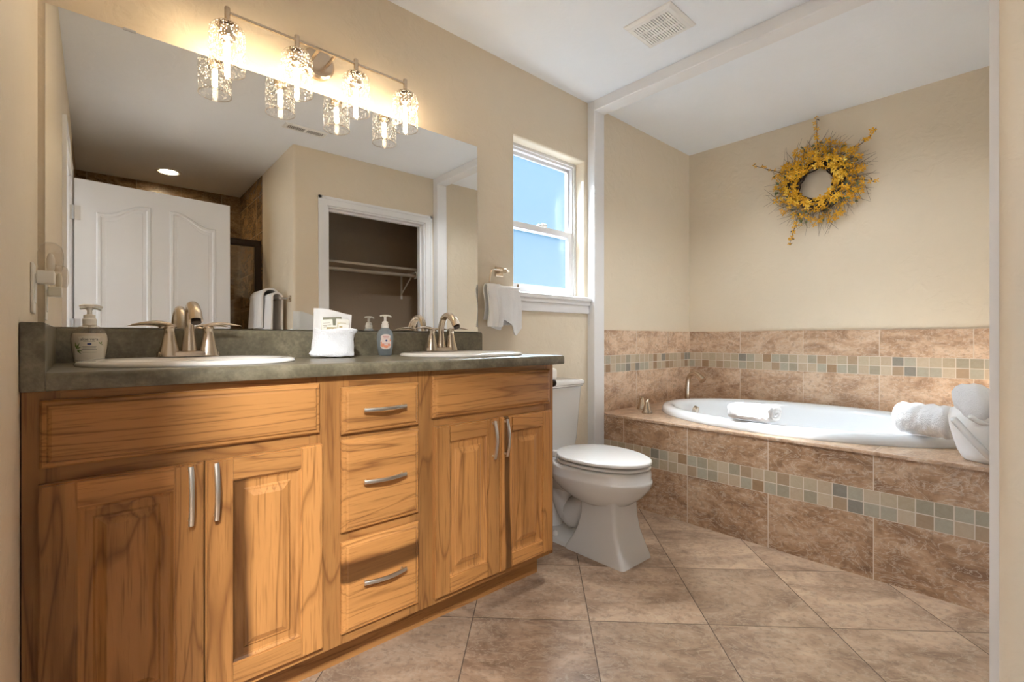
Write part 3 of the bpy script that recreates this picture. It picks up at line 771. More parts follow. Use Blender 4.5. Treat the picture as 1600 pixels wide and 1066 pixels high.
# ------------------------------------------------------------------ vanity light
LYc, LX = 1.775, (0.355, 0.572, 0.790, 1.003)
vl = Thing('vanity_light', 'brushed nickel four lamp bath bar with seeded glass shades above the mirror', 'wall light', (0.681, MW, 2.047))
b = new(); tube(b, [(0.681, MW, 2.047), (0.681, MW - 0.018, 2.047), (0.681, MW - 0.026, 2.047), (0.681, MW - 0.027, 2.047)], [0.060, 0.060, 0.052, 0.02], 40); vl.part('backplate', b, 'nickel', 40)
for sx in (-1, 1):
    b = new(); cyl(b, (0.681 + sx * 0.030, MW - 0.02, 2.047), (0.681 + sx * 0.030, LYc, 2.050), 0.006, 14); vl.part('arm', b, 'nickel', 40)
b = new(); rbox(b, LX[0], LX[3], LYc - 0.0045, LYc + 0.0045, 2.0445, 2.0535, 0.001, 1); vl.part('crossbar', b, 'nickel')
for x in LX:
    b = new(); lathe(b, [(0.0085, 2.014), (0.0085, 2.064), (0.0075, 2.066)], x, LYc, 16)
    lathe(b, [(0.034, 2.006), (0.033, 2.010), (0.020, 2.018), (0.010, 2.022)], x, LYc, 24)
    lathe(b, [(0.0225, 1.962), (0.0235, 1.964), (0.0235, 2.0), (0.015, 2.006)], x, LYc, 24)
    sk = vl.part('lamp_holder', b, 'nickel', 40)
    b = new(); lathe(b, [(0.0510, 1.858), (0.0520, 1.8585), (0.0520, 1.975), (0.0505, 1.990), (0.0440, 2.001), (0.034, 2.006), (0.024, 2.007)], x, LYc, 40, caps=(False, False)); vl.part('lamp_shade', b, 'shade_glass', 60, sk)
    b = new(); lathe(b, [(0.0525, 1.857), (0.0530, 1.8585), (0.0525, 1.860), (0.0500, 1.8600), (0.0495, 1.8585), (0.0500, 1.857), (0.0525, 1.857)], x, LYc, 40, caps=(False, False)); vl.part('shade_rim', b, 'clear_plastic', 80, sk)
    b = new(); lathe(b, [(0.010, 1.962), (0.012, 1.955), (0.0155, 1.945), (0.0160, 1.895), (0.0145, 1.885), (0.008, 1.877), (0.001, 1.875)], x, LYc, 20, caps=(False, True)); bb = vl.part('bulb', b, 'bulb_glass', 60, sk)
    b = new(); lathe(b, [(0.001, 1.884), (0.0085, 1.891), (0.0085, 1.946), (0.001, 1.953)], x, LYc, 14); vl.part('filament', b, 'filament', 60, sk)

# ------------------------------------------------------------------ toilet
TX_, TYB = 1.825, MW - 0.015
to = Thing('toilet', 'white two piece elongated toilet between vanity and tub', 'toilet', (TX_, 1.5, 0))
def egg(cx, yb, yf, hw, z, n=56, hb=None):
    """outline: wider blunt back at yb, rounded nose at yf"""
    ym = yb - 0.40 * (yb - yf); r = []
    for i in range(n):
        t = 2 * pi * i / n; c, s = cos(t), sin(t)
        if s >= 0: r.append((cx + hw * math.copysign(abs(c) ** 0.85, c) * (1 - (1 - (hb or 0.8)) * s * s), ym + (yb - ym) * abs(s) ** 0.8, z))
        else: r.append((cx + hw * c, ym + (ym - yf) * s, z))
    return r
b = new()
loft(b, [egg(TX_, 1.46, 1.29, 0.085, 0.225), egg(TX_, 1.52, 1.235, 0.120, 0.245), egg(TX_, 1.60, 1.185, 0.160, 0.285), egg(TX_, 1.65, 1.152, 0.182, 0.325), egg(TX_, 1.66, 1.142, 0.189, 0.352), egg(TX_, 1.66, 1.145, 0.188, 0.36), egg(TX_, 1.66, 1.150, 0.184, 0.364), egg(TX_, 1.66, 1.148, 0.186, 0.392), egg(TX_, 1.66, 1.152, 0.182, 0.402), egg(TX_, 1.655, 1.16, 0.175, 0.406)])
to.part('bowl', b, 'porcelain', 60)
b = new()
def rr(cx, hw, y0, y1, z, c=0.018):
    p = []
    for (sx, yy, a0) in ((1, y1, 0), (-1, y1, 90), (-1, y0, 180), (1, y0, 270)):
        cxx = cx + sx * (hw - c); cyy = yy - c if yy == y1 else yy + c
        for k in range(5):
            a = radians(a0 + 22.5 * k); p.append((cxx + c * cos(a), cyy + c * sin(a), z))
    return p
loft(b, [rr(TX_ - 0.01, 0.113, 1.188, 1.52, 0.0), rr(TX_ - 0.01, 0.112, 1.190, 1.52, 0.012), rr(TX_ - 0.008, 0.105, 1.212, 1.49, 0.06), rr(TX_ - 0.005, 0.098, 1.238, 1.46, 0.12), rr(TX_, 0.093, 1.252, 1.45, 0.18), rr(TX_, 0.093, 1.256, 1.45, 0.24), rr(TX_, 0.097, 1.25, 1.46, 0.27)])
to.part('pedestal', b, 'porcelain', 40)
b = new()
loft(b, [rr(TX_, 0.115, 1.45, 1.76, 0.0), rr(TX_, 0.113, 1.45, 1.76, 0.02), rr(TX_, 0.085, 1.45, 1.74, 0.035)])
tube(b, curve([(TX_, 1.40, 0.25), (TX_, 1.52, 0.16), (TX_, 1.58, 0.12), (TX_, 1.63, 0.19), (TX_, 1.66, 0.28), (TX_, 1.70, 0.24), (TX_, 1.72, 0.10), (TX_, 1.72, 0.02)], 6), [0.07] * 12 + [0.062] * 31, 20)
loft(b, [rr(TX_, 0.085, 1.50, 1.74, 0.25), rr(TX_, 0.12, 1.52, 1.80, 0.32), rr(TX_, 0.165, 1.55, 1.85, 0.375), rr(TX_, 0.175, 1.55, 1.86, 0.405)])
to.part('trapway', b, 'porcelain', 50)
b = new(); lathe(b, [(0.015, 0.03), (0.015, 0.042), (0.010, 0.05), (0.002, 0.053)], TX_ - 0.098, 1.60, 16); to.part('bolt_cap', b, 'porcelain', 50)
def slabegg(z0, z1, grow, yb=1.615):
    b = new(); r = 0.006
    loft(b, [egg(TX_, yb, 1.152 - grow + r, 0.178 + grow - r, z0, hb=0.74), egg(TX_, yb, 1.152 - grow, 0.178 + grow, z0 + r * 0.6, hb=0.74), egg(TX_, yb, 1.152 - grow, 0.178 + grow, z1 - r, hb=0.74), egg(TX_, yb, 1.152 - grow + r * 0.5, 0.178 + grow - r * 0.5, z1 - 0.002, hb=0.74), egg(TX_, yb - 0.01, 1.152 - grow + 2.2 * r, 0.178 + grow - 2.2 * r, z1, hb=0.74)]); return b
to.part('seat', slabegg(0.4105, 0.4245, 0.003), 'porcelain', 50)
to.part('seat_lid', slabegg(0.4305, 0.4480, 0.006), 'porcelain', 50)
for s in (-1, 1):
    b = new(); rbox(b, TX_ + s * 0.075 - 0.022, TX_ + s * 0.075 + 0.022, 1.60, 1.635, 0.404, 0.438, 0.006, 2); to.part('hinge', b, 'porcelain', 50)
b = new(); loft(b, [rr(TX_, 0.185, 1.70, TYB, 0.406, 0.03), rr(TX_, 0.190, 1.692, TYB, 0.45, 0.03), rr(TX_, 0.203, 1.672, TYB, 0.732, 0.03)]); to.part('tank', b, 'porcelain', 40)
b = new(); loft(b, [rr(TX_, 0.205, 1.668, TYB, 0.733, 0.03), rr(TX_, 0.209, 1.662, TYB, 0.738, 0.03), rr(TX_, 0.209, 1.662, TYB, 0.744, 0.03), rr(TX_, 0.214, 1.656, TYB, 0.748, 0.03), rr(TX_, 0.214, 1.656, TYB, 0.760, 0.03), rr(TX_, 0.208, 1.662, TYB - 0.004, 0.768, 0.03), rr(TX_, 0.195, 1.675, TYB - 0.016, 0.770, 0.03)]); to.part('tank_lid', b, 'porcelain', 40)
b = new(); cyl(b, (TX_ - 0.15, 1.676, 0.700), (TX_ - 0.15, 1.655, 0.700), 0.012, 16); tube(b, [(TX_ - 0.15, 1.657, 0.700), (TX_ - 0.10, 1.654, 0.697), (TX_ - 0.075, 1.654, 0.695)], [0.006, 0.007, 0.006], 10); to.part('flush_lever', b, 'nickel', 50)
# things standing on the tank
b = new(); rbox(b, 1.755, 1.895, 1.735, 1.845, 0.7705, 0.832, 0.016, 4)
single('tissue_box', b, 'plastic', (1.825, 1.79, 0.7705), 'small white rounded box standing on the toilet tank', 'box', 50)
tp = Thing('paper_holder', 'dark bronze paper holder knob on the vanity side by the toilet tank', 'paper holder', (1.44, 1.40, 0.80))
b = new(); tube(b, [(1.4405, 1.40, 0.80), (1.447, 1.40, 0.80), (1.450, 1.40, 0.80)], [0.024, 0.022, 0.012], 20); tp.part('mounting_plate', b, 'bronze', 50)
b = new(); tube(b, [(1.448, 1.40, 0.80), (1.485, 1.40, 0.80), (1.488, 1.40, 0.80), (1.495, 1.40, 0.80), (1.504, 1.40, 0.80), (1.508, 1.40, 0.80)], [0.007, 0.007, 0.013, 0.017, 0.015, 0.006], 16); tp.part('knob_arm', b, 'bronze', 50)

# ------------------------------------------------------------------ ceiling fixtures
fan = Thing('exhaust_vent', 'white square slotted exhaust fan grille on the ceiling in front of the tub', 'ceiling vent', (1.992, 1.19, CEIL))
vx0, vx1, vy0, vy1 = 1.878, 2.104, 1.070, 1.308
b = new(); loft(b, [[(vx0 + i, vy0 + i, z), (vx1 - i, vy0 + i, z), (vx1 - i, vy1 - i, z), (vx0 + i, vy1 - i, z)] for i, z in ((0, CEIL - 0.0005), (0, CEIL - 0.006), (0.012, CEIL - 0.016), (0.030, CEIL - 0.018), (0.030, CEIL - 0.008))], (True, False))
fan.part('grille_frame', b, 'white_metal')
b = new(); box(b, vx0 + 0.03, vx1 - 0.03, vy0 + 0.03, vy1 - 0.03, CEIL - 0.0075, CEIL - 0.0065); fan.part('duct_shade_panel', b, 'black')  # flat dark panel; the shade behind the slats is put into its colour
b = new()
ns = 15; w = (vy1 - vy0 - 0.06) / ns
for i in range(ns):
    box(b, vx0 + 0.029, vx1 - 0.029, vy0 + 0.03 + w * i + 0.18 * w, vy0 + 0.03 + w * i + 0.82 * w, CEIL - 0.017, CEIL - 0.008)
for k in (1, 2):
    xx = vx0 + 0.03 + (vx1 - vx0 - 0.06) * k / 3; box(b, xx - 0.004, xx + 0.004, vy0 + 0.03, vy1 - 0.03, CEIL - 0.0172, CEIL - 0.009)
fan.part('slats', b, 'white_metal')
rg = Thing('air_register', 'long narrow air register on the ceiling, seen in the mirror below the second lamp', 'ceiling vent', (1.13, 0.335, CEIL))
rx0, rx1, ry0, ry1 = 0.985, 1.262, 0.300, 0.392
b = new(); loft(b, [[(rx0 + i, ry0 + i, z), (rx1 - i, ry0 + i, z), (rx1 - i, ry1 - i, z), (rx0 + i, ry1 - i, z)] for i, z in ((0, CEIL - 0.0005), (0, CEIL - 0.004), (0.008, CEIL - 0.009), (0.018, CEIL - 0.009), (0.018, CEIL - 0.004))], (True, False)); rg.part('register_frame', b, 'white_metal')
b = new(); box(b, rx0 + 0.018, rx1 - 0.018, ry0 + 0.018, ry1 - 0.018, CEIL - 0.004, CEIL - 0.003); rg.part('duct_shade_panel', b, plain('duct_shadow', (0.10, 0.07, 0.045), 0.8))  # flat panel coloured as the shade inside the duct
b = new()
for i in range(22):
    xx = rx0 + 0.022 + (rx1 - rx0 - 0.044) * i / 21; box(b, xx - 0.0014, xx + 0.0014, ry0 + 0.018, ry1 - 0.018, CEIL - 0.0085, CEIL - 0.004)
box(b, 0.5 * (rx0 + rx1) - 0.009, 0.5 * (rx0 + rx1) + 0.009, ry0 + 0.018, ry1 - 0.018, CEIL - 0.0088, CEIL - 0.004); rg.part('louvres', b, 'white_metal')
dl = Thing('recessed_light', 'round recessed ceiling light in the shower, glowing warm', 'ceiling light', (0.504, -1.225, CEIL))
b = new(); loft(b, [ell(0.504, -1.225, CEIL - h, r, r, 40) for r, h in ((0.095, 0.0), (0.095, 0.003), (0.085, 0.007), (0.066, 0.004), (0.064, 0.001))], (True, False)); dl.part('trim_ring', b, 'white_metal', 50)
b = new(); loft(b, [ell(0.504, -1.225, CEIL - h, r, r, 40) for r, h in ((0.066, 0.0006), (0.066, 0.002), (0.03, 0.003))]); dl.part('lens', b, 'downlight', 60)

# added fill fixture above the middle of the room, out of frame, to brighten it
d2 = Thing('recessed_light', 'unseen round ceiling fill light added above the middle of the bathroom, in front of the vanity', 'ceiling light', (1.76, 0.99, CEIL))
b = new(); loft(b, [ell(1.76, 0.99, CEIL - h, r, r, 40) for r, h in ((0.095, 0.0), (0.095, 0.003), (0.085, 0.007), (0.066, 0.004), (0.064, 0.001))], (True, False)); d2.part('trim_ring', b, 'white_metal', 50)
b = new(); loft(b, [ell(1.76, 0.99, CEIL - h, r, r, 40) for r, h in ((0.066, 0.0006), (0.066, 0.002), (0.03, 0.003))]); d2.part('lens', b, 'room_fill', 60)
lo_ = light('room_fill_beam', 'SPOT', (0, 0, -0.012), 24, (0.95, 0.98, 1.0), Vector((0.43, -0.13, -0.90)).to_track_quat('-Z', 'Y').to_euler(), spot_size=radians(114), spot_blend=0.5, shadow_soft_size=0.06); lo_.parent = d2.o
# added fill fixture, unseen in the bedroom, to light the cabinet fronts
d3 = Thing('bedroom_fill_light', 'unseen round fill light added on the bedroom ceiling outside the doorway', 'ceiling light', (-0.55, -0.80, CEIL))
b = new(); lathe(b, [(0.17, CEIL - 0.025), (0.17, CEIL - 0.0005)], -0.55, -0.80, 40); d3.part('pan', b, 'white_metal', 50)
b = new(); lathe(b, [(0.01, CEIL - 0.105), (0.08, CEIL - 0.095), (0.13, CEIL - 0.07), (0.16, CEIL - 0.0255)], -0.55, -0.80, 40); d3.part('glass_dome', b, 'bedroom_fill', 60)

# ------------------------------------------------------------------ shower door, towel bar, closet (seen in the mirror)
sd = Thing('shower_door', 'dark bronze framed clear glass shower door behind the open entry door', 'shower door', (0.5, SH0 - 0.05, 0))
b = new(); sy = SH0 - 0.06
box(b, LW + 0.001, LW + 0.036, sy - 0.018, sy + 0.018, 0.0, 1.87); box(b, TWX - 0.050, TWX - 0.001, sy - 0.020, sy + 0.020, 0.0, 1.87); rbox(b, LW + 0.001, TWX - 0.001, sy - 0.024, sy + 0.024, 1.815, 1.872, 0.010, 3); box(b, LW + 0.001, TWX - 0.001, sy - 0.02, sy + 0.02, 0.0, 0.05)
sd.part('frame', b, 'bronze')
b = new(); box(b, LW + 0.036, TWX - 0.050, sy - 0.003, sy + 0.003, 0.05, 1.815); sd.part('glass_panel', b, 'shower_glass')
tb = Thing('towel_bar', 'brushed nickel towel bar on the beige wall beside the shower', 'towel bar', (TWX, -0.22, 1.305))
bx_ = TWX - 0.07
for yy in (-0.02, -0.66):
    b = new(); rbox(b, TWX - 0.010, TWX - 0.0005, yy - 0.024, yy + 0.024, 1.281, 1.329, 0.003, 2); rbox(b, bx_ - 0.008, TWX - 0.008, yy - 0.008, yy + 0.008, 1.297, 1.313, 0.002, 1); tb.part('bracket', b, 'nickel')
b = new(); cyl(b, (bx_, -0.02, 1.305), (bx_, -0.66, 1.305), 0.0075, 16); tb.part('rail', b, 'nickel', 40)

def drape(cx, u0, u1, zbar, rb, back, front, thick, axis, amp, seed, zf=None, nu=40, nv=56, spread=0.0):
    """cloth hung over a bar: axis 'x' bar along x (front towards -y) or 'y' bar along y (front towards -x); cx is the bar's other coordinate"""
    rnd = random.Random(seed); ph = [rnd.uniform(0, 6.28) for _ in range(4)]
    b = new(); G = []
    for j in range(nv + 1):
        row = []
        for i in range(nu + 1):
            u = i / nu; zb = zf(u) if zf else zbar - front
            s = j / nv; Lb = back; Lf = zbar - zb; arc_ = pi * rb; tot = Lb + arc_ + Lf; d = s * tot
            f1 = sin(9.0 * u + ph[0]) * 0.6 + sin(17.0 * u + ph[1]) * 0.4
            if d < Lb:
                off, z = rb, zbar - (Lb - d); k = (Lb - d) / max(Lb, 1e-6)
            elif d < Lb + arc_:
                a = (d - Lb) / rb; off, z = rb * cos(a), zbar + rb * sin(a); k = 0.15
            else:
                e = d - Lb - arc_; off, z = -rb, zbar - e; k = e / max(Lf, 1e-6)
            sg = 1 if off > 0 else -1
            off += (-1 if sg < 0 else 0.35) * amp * (0.25 + k) * (0.6 + f1 * 0.8)
            uu = u0 + (u1 - u0) * u + spread * k * (u - 0.5) + 0.006 * sin(5 * k + ph[2])
            row.append(b.verts.new((uu, cx + off, z) if axis == 'x' else (cx + off, uu, z)))
        G.append(row)
    for j in range(nv):
        for i in range(nu): b.faces.new((G[j][i], G[j][i + 1], G[j + 1][i + 1], G[j + 1][i]))
    bmesh.ops.recalc_face_normals(b, faces=b.faces)
    r = bmesh.ops.solidify(b, geom=list(b.faces), thickness=thick)
    return b
b = drape(bx_, -0.60, -0.10, 1.317, 0.040, 0.42, 0.60, 0.012, 'y', 0.014, 3)
bt = single('bath_towel', b, 'terry', (bx_, -0.31, 1.317), 'white bath towel hanging over the towel bar by the shower', 'towel', 80)
b = drape(bx_ - 0.006, -0.60, -0.26, 1.336, 0.066, 0.10, 0.24, 0.014, 'y', 0.012, 8)
o = finish(b, 'folded_flap', M['terry'], (bx_, -0.31, 1.317), 80, bt)

sh = single('closet_shelf', box(new(), TWX + 0.111, 3.099, -0.699, -0.37, 1.672, 1.691), plain('tan_shelf_paint', (0.50, 0.42, 0.32), 0.5), (2.1, -0.55, 1.672), 'plain long shelf inside the closet', 'shelf')
b = new(); cyl(b, (TWX + 0.112, -0.42, 1.625), (3.098, -0.42, 1.625), 0.016, 18)
single('closet_rod', b, plain('rod_paint', (0.45, 0.38, 0.30), 0.4), (2.1, -0.42, 1.625), 'round hanging rod below the closet shelf', 'closet rod', 40)
cb = Thing('shelf_bracket', 'white metal shelf and rod bracket on the closet back wall', 'bracket', (2.40, -0.70, 1.60))
b = new(); box(b, 2.392, 2.412, -0.699, -0.694, 1.42, 1.668); cb.part('wall_plate', b, 'white_metal')
b = new(); tube(b, [(2.402, -0.694, 1.47), (2.402, -0.46, 1.652), (2.402, -0.425, 1.655)], 0.007, 8); tube(b, [(2.402, -0.696, 1.662), (2.402, -0.40, 1.662)], 0.006, 8); tube(b, curve([(2.402, -0.40, 1.664), (2.402, -0.385, 1.64), (2.402, -0.40, 1.606), (2.402, -0.43, 1.602)], 5), 0.006, 8); cb.part('brace', b, 'white_metal', 50)

# ------------------------------------------------------------------ wall plate and night light
op = Thing('outlet_plate', 'white outlet cover plate on the left wall above the side splash', 'outlet', (LW, 1.645, 1.115))
b = new(); rbox(b, LW + 0.0003, LW + 0.0062, 1.608, 1.682, 1.050, 1.172, 0.002, 2); op.part('cover_plate', b, 'plastic')
b = new(); rbox(b, LW + 0.005, LW + 0.0085, 1.629, 1.661, 1.076, 1.146, 0.0015, 2); op.part('receptacle', b, 'plastic')
nl = Thing('night_light', 'plug-in night light with clear dome shade on the outlet plate', 'night light', (LW + 0.01, 1.645, 1.145))
b = new(); rbox(b, LW + 0.009, LW + 0.042, 1.626, 1.664, 1.124, 1.156, 0.003, 2); nl.part('plug_body', b, 'plastic')
b = new(); lathe(b, [(0.0195, 1.156), (0.0235, 1.170), (0.0240, 1.200), (0.020, 1.218), (0.010, 1.226), (0.001, 1.227)], LW + 0.034, 1.645, 28, caps=(False, True)); nl.part('dome_shade', b, 'clear_plastic', 60)
b = new(); lathe(b, [(0.006, 1.156), (0.008, 1.165), (0.0085, 1.185), (0.005, 1.198), (0.001, 1.201)], LW + 0.034, 1.645, 16); nl.part('small_bulb', b, 'plastic', 60)

# ------------------------------------------------------------------ soap bottles
def on_ellipse(t, cx, cy, a, bb, rot, z0, lift):
    """wrap flat artwork (x across, y up) onto an elliptical bottle facing -y, then turn it"""
    for v in t.verts:
        aw = v.co.x / a * 0.98
        px, py = (a + lift) * sin(aw), -(bb + lift) * cos(aw)
        v.co = Vector((cx + px * cos(rot) - py * sin(rot), cy + px * sin(rot) + py * cos(rot), z0 + v.co.y))
    return t
def bottle(name, lab, cx, cy, z0, prof, rot, body_mat, fill=None, fill_top=0.1):
    t = Thing(name, lab, 'soap bottle', (cx, cy, z0))
    def rings(pr, sh=0.0):
        R = []
        for a, bb, h in pr:
            R.append([(cx + (x * cos(rot) - y * sin(rot)), cy + (x * sin(rot) + y * cos(rot)), z0 + h) for x, y, _ in ell(0, 0, 0, max(0.001, a - sh), max(0.001, bb - sh), 48, 2.3)])
        return R
    b = new(); loft(b, rings(prof)); body = t.part('bottle_body', b, body_mat, 60)
    if fill:
        def at(h):
            for (a0, b0, h0), (a1, b1, h1) in zip(prof, prof[1:]):
                if h0 <= h <= h1: k = (h - h0) / (h1 - h0); return (a0 + (a1 - a0) * k, b0 + (b1 - b0) * k, h)
        pr = [p for p in prof if p[2] < fill_top] + [at(fill_top)]
        pr[0] = (pr[0][0], pr[0][1], 0.003)
        b = new(); loft(b, rings(pr, 0.002)); t.part('liquid_soap', b, fill, 60)
    return t, body
def pump(t, cx, cy, z0, s, rot, mat):
    b = new(); lathe(b, [(0.0165 * s, z0), (0.0168 * s, z0 + 0.018 * s), (0.0140 * s, z0 + 0.021 * s), (0.0140 * s, z0 + 0.030 * s), (0.009 * s, z0 + 0.033 * s)], cx, cy, 28); t.part('pump_collar', b, mat, 40)
    b = new(); lathe(b, [(0.0062 * s, z0 + 0.030 * s), (0.0060 * s, z0 + 0.052 * s), (0.010 * s, z0 + 0.055 * s), (0.010 * s, z0 + 0.061 * s), (0.006 * s, z0 + 0.064 * s)], cx, cy, 20)
    c, sn = cos(rot), sin(rot)
    def P(d, h): return (cx + d * s * c, cy + d * s * sn, z0 + h * s)
    tube(b, curve([P(-0.024, 0.0575), P(-0.012, 0.060), P(0.0, 0.0605), P(0.016, 0.060), P(0.030, 0.054)], 5), [0.0030 * s] + [0.0048 * s] * 18 + [0.0044 * s, 0.0036 * s], 10, flat=0.8); t.part('pump_head', b, mat, 50)
    b = new(); tube(b, [(cx, cy, z0 + 0.005), (cx, cy, z0 - 0.095 * s)], 0.0035, 8); t.part('dip_tube', b, 'clear_plastic', 50)
fx, fy, fz = 0.020, 1.802, CZ1 + 0.0002
prof1 = [(0.030, 0.018, 0.0), (0.0335, 0.021, 0.004), (0.036, 0.0225, 0.020), (0.0395, 0.0235, 0.045), (0.0408, 0.024, 0.066), (0.0395, 0.0235, 0.078), (0.034, 0.022, 0.090), (0.026, 0.019, 0.099), (0.0165, 0.0155, 0.1055), (0.0155, 0.0150, 0.108)]
face1 = radians(-2)
white_soap = plain('white_lotion_soap', (0.80, 0.75, 0.66), 0.3)
t1, body1 = bottle('soap_bottle', 'wide aloe vera soap pump bottle with white lotion by the left sink', fx, fy, fz, prof1, face1, 'clear_plastic', white_soap, 0.083)
pump(t1, fx, fy, fz + 0.106, 0.93, radians(0), 'plastic')
def disc(pts):
    t = bmesh.new(); vs = [t.verts.new((x, y, 0)) for x, y in pts]; t.faces.new(vs); return t
def oval(cx, cy, a, bb, n=28): return [(cx + a * cos(2 * pi * i / n), cy + bb * sin(2 * pi * i / n)) for i in range(n)]
def strip(x0, x1, y0, y1, n=14):
    t = bmesh.new()
    lo_ = [t.verts.new((x0 + (x1 - x0) * i / n, y0, 0)) for i in range(n + 1)]; hi = [t.verts.new((x0 + (x1 - x0) * i / n, y1, 0)) for i in range(n + 1)]
    for i in range(n): t.faces.new((lo_[i], lo_[i + 1], hi[i + 1], hi[i]))
    return t
def grid_shape(inside, x0, x1, y0f, y1f, n=20):
    """label outline between two curves y0f(x), y1f(x)"""
    t = bmesh.new(); m = 8; G = []
    for i in range(n + 1):
        x = x0 + (x1 - x0) * i / n; G.append([t.verts.new((x, y0f(x) + (y1f(x) - y0f(x)) * j / m, 0)) for j in range(m + 1)])
    for i in range(n):
        for j in range(m): t.faces.new((G[i][j], G[i + 1][j], G[i + 1][j + 1], G[i][j + 1]))
    return t
def art(thing, name, pieces, mat, cx, cy, A, B, rot, z0, lift, under):
    b = new()
    for p in pieces: merge(b, on_ellipse(p, cx, cy, A, B, rot, z0, lift))
    return thing.part(name, b, mat, None, under)
A1, B1 = 0.0400, 0.0245
lab1 = grid_shape(None, -0.034, 0.034, lambda x: 0.010 - 0.0, lambda x: 0.064 + 0.012 * sqrt(max(0, 1 - (x / 0.036) ** 2)))
l1 = art(t1, 'label', [lab1], plain('cream_label', (0.80, 0.76, 0.67), 0.5), fx, fy, A1, B1, face1, fz, 0.0006, body1)
grey = plain('grey_print', (0.22, 0.22, 0.21), 0.6); green = plain('leaf_green_print', (0.13, 0.22, 0.04), 0.6); blue = plain('blue_oval_print', (0.03, 0.06, 0.22), 0.5)
def moved(t, dx, dy): bmesh.ops.translate(t, vec=(dx, dy, 0), verts=t.verts); return t
art(t1, 'lettering', [moved(text_bm('aloe vera', 0.0105, 0.0002), 0.0, 0.0665)], grey, fx, fy, A1, B1, face1, fz, 0.0011, body1)
for ln in [strip(-0.013, 0.013, 0.0602, 0.0612), strip(-0.015, 0.015, 0.0460, 0.0470), strip(-0.014, 0.014, 0.0420, 0.0430), strip(-0.016, 0.016, 0.0375, 0.0390), strip(-0.015, 0.015, 0.0300, 0.0312)]: art(t1, 'printed_line', [ln], grey, fx, fy, A1, B1, face1, fz, 0.0011, body1)
art(t1, 'blue_oval', [disc(oval(0.0, 0.0535, 0.0048, 0.0029))], blue, fx, fy, A1, B1, face1, fz, 0.0012, body1)
leaves = []
for (x0, y0, a, L) in ((-0.029, 0.040, 100, 0.020), (-0.029, 0.040, 65, 0.019), (-0.029, 0.040, 25, 0.014), (-0.028, 0.038, -20, 0.015), (-0.028, 0.037, -45, 0.016), (0.026, 0.052, 75, 0.010), (0.026, 0.052, 125, 0.011), (0.026, 0.050, 30, 0.007)):
    a = radians(a); dx, dy = cos(a), sin(a); leaves.append(disc([(x0, y0), (x0 + dx * L * 0.4 - dy * L * 0.12, y0 + dy * L * 0.4 + dx * L * 0.12), (x0 + dx * L, y0 + dy * L), (x0 + dx * L * 0.4 + dy * L * 0.12, y0 + dy * L * 0.4 - dx * L * 0.12)]))
for lv in (leaves[:5], leaves[5:]): art(t1, 'leaf_print', lv, green, fx, fy, A1, B1, face1, fz, 0.0012, body1)

gx, gy, gz = 0.920, 1.790, CZ1 + 0.0002
prof2 = [(0.022, 0.016, 0.0), (0.0255, 0.0185, 0.004), (0.0275, 0.020, 0.015), (0.0310, 0.0215, 0.040), (0.0330, 0.022, 0.065), (0.0320, 0.022, 0.085), (0.026, 0.0195, 0.100), (0.017, 0.0155, 0.109), (0.0145, 0.0145, 0.112)]
face2 = radians(-22)
clear_soap = thin_glass('clear_soap', (0.90, 0.94, 0.96), 0.5, frost=0.50, rough=0.1)
t2, body2 = bottle('soap_bottle', 'clear soap pump bottle with peach coloured label between pouch and right sink', gx, gy, gz, prof2, face2, thin_glass('clear_bottle', (0.95, 0.97, 0.98), 0.6, frost=0.30, rough=0.08), clear_soap, 0.098)
pump(t2, gx, gy, gz + 0.110, 0.86, radians(-10), 'plastic')
A2, B2 = 0.0325, 0.0225
lab2 = grid_shape(None, -0.021, 0.024, lambda x: 0.026 + 0.010 * (abs(x - 0.0015) / 0.0225) ** 3, lambda x: 0.086 - 0.012 * (abs(x - 0.0015) / 0.0225) ** 3)
art(t2, 'label', [lab2], plain('pale_pink_label', (0.80, 0.66, 0.60), 0.5), gx, gy, A2, B2, face2, gz, 0.0006, body2)
peach = plain('peach_print', (0.80, 0.32, 0.18), 0.6); rose = plain('rose_print', (0.62, 0.22, 0.22), 0.6)
for ln in [disc(oval(-0.012, 0.042, 0.008, 0.007)), disc(oval(0.002, 0.036, 0.009, 0.006)), disc(oval(0.014, 0.043, 0.006, 0.005)), disc(oval(-0.017, 0.052, 0.003, 0.004)), disc(oval(0.019, 0.061, 0.003, 0.004))]: art(t2, 'peach_print', [ln], peach, gx, gy, A2, B2, face2, gz, 0.0010, body2)
for ln in [strip(-0.011, 0.014, 0.0755, 0.0780), strip(-0.008, 0.012, 0.0705, 0.0722), strip(-0.010, 0.016, 0.0470, 0.0485)]: art(t2, 'printed_line', [ln], rose, gx, gy, A2, B2, face2, gz, 0.0012, body2)
art(t2, 'blue_oval', [disc(oval(0.003, 0.060, 0.0042, 0.0038))], blue, gx, gy, A2, B2, face2, gz, 0.0013, body2)

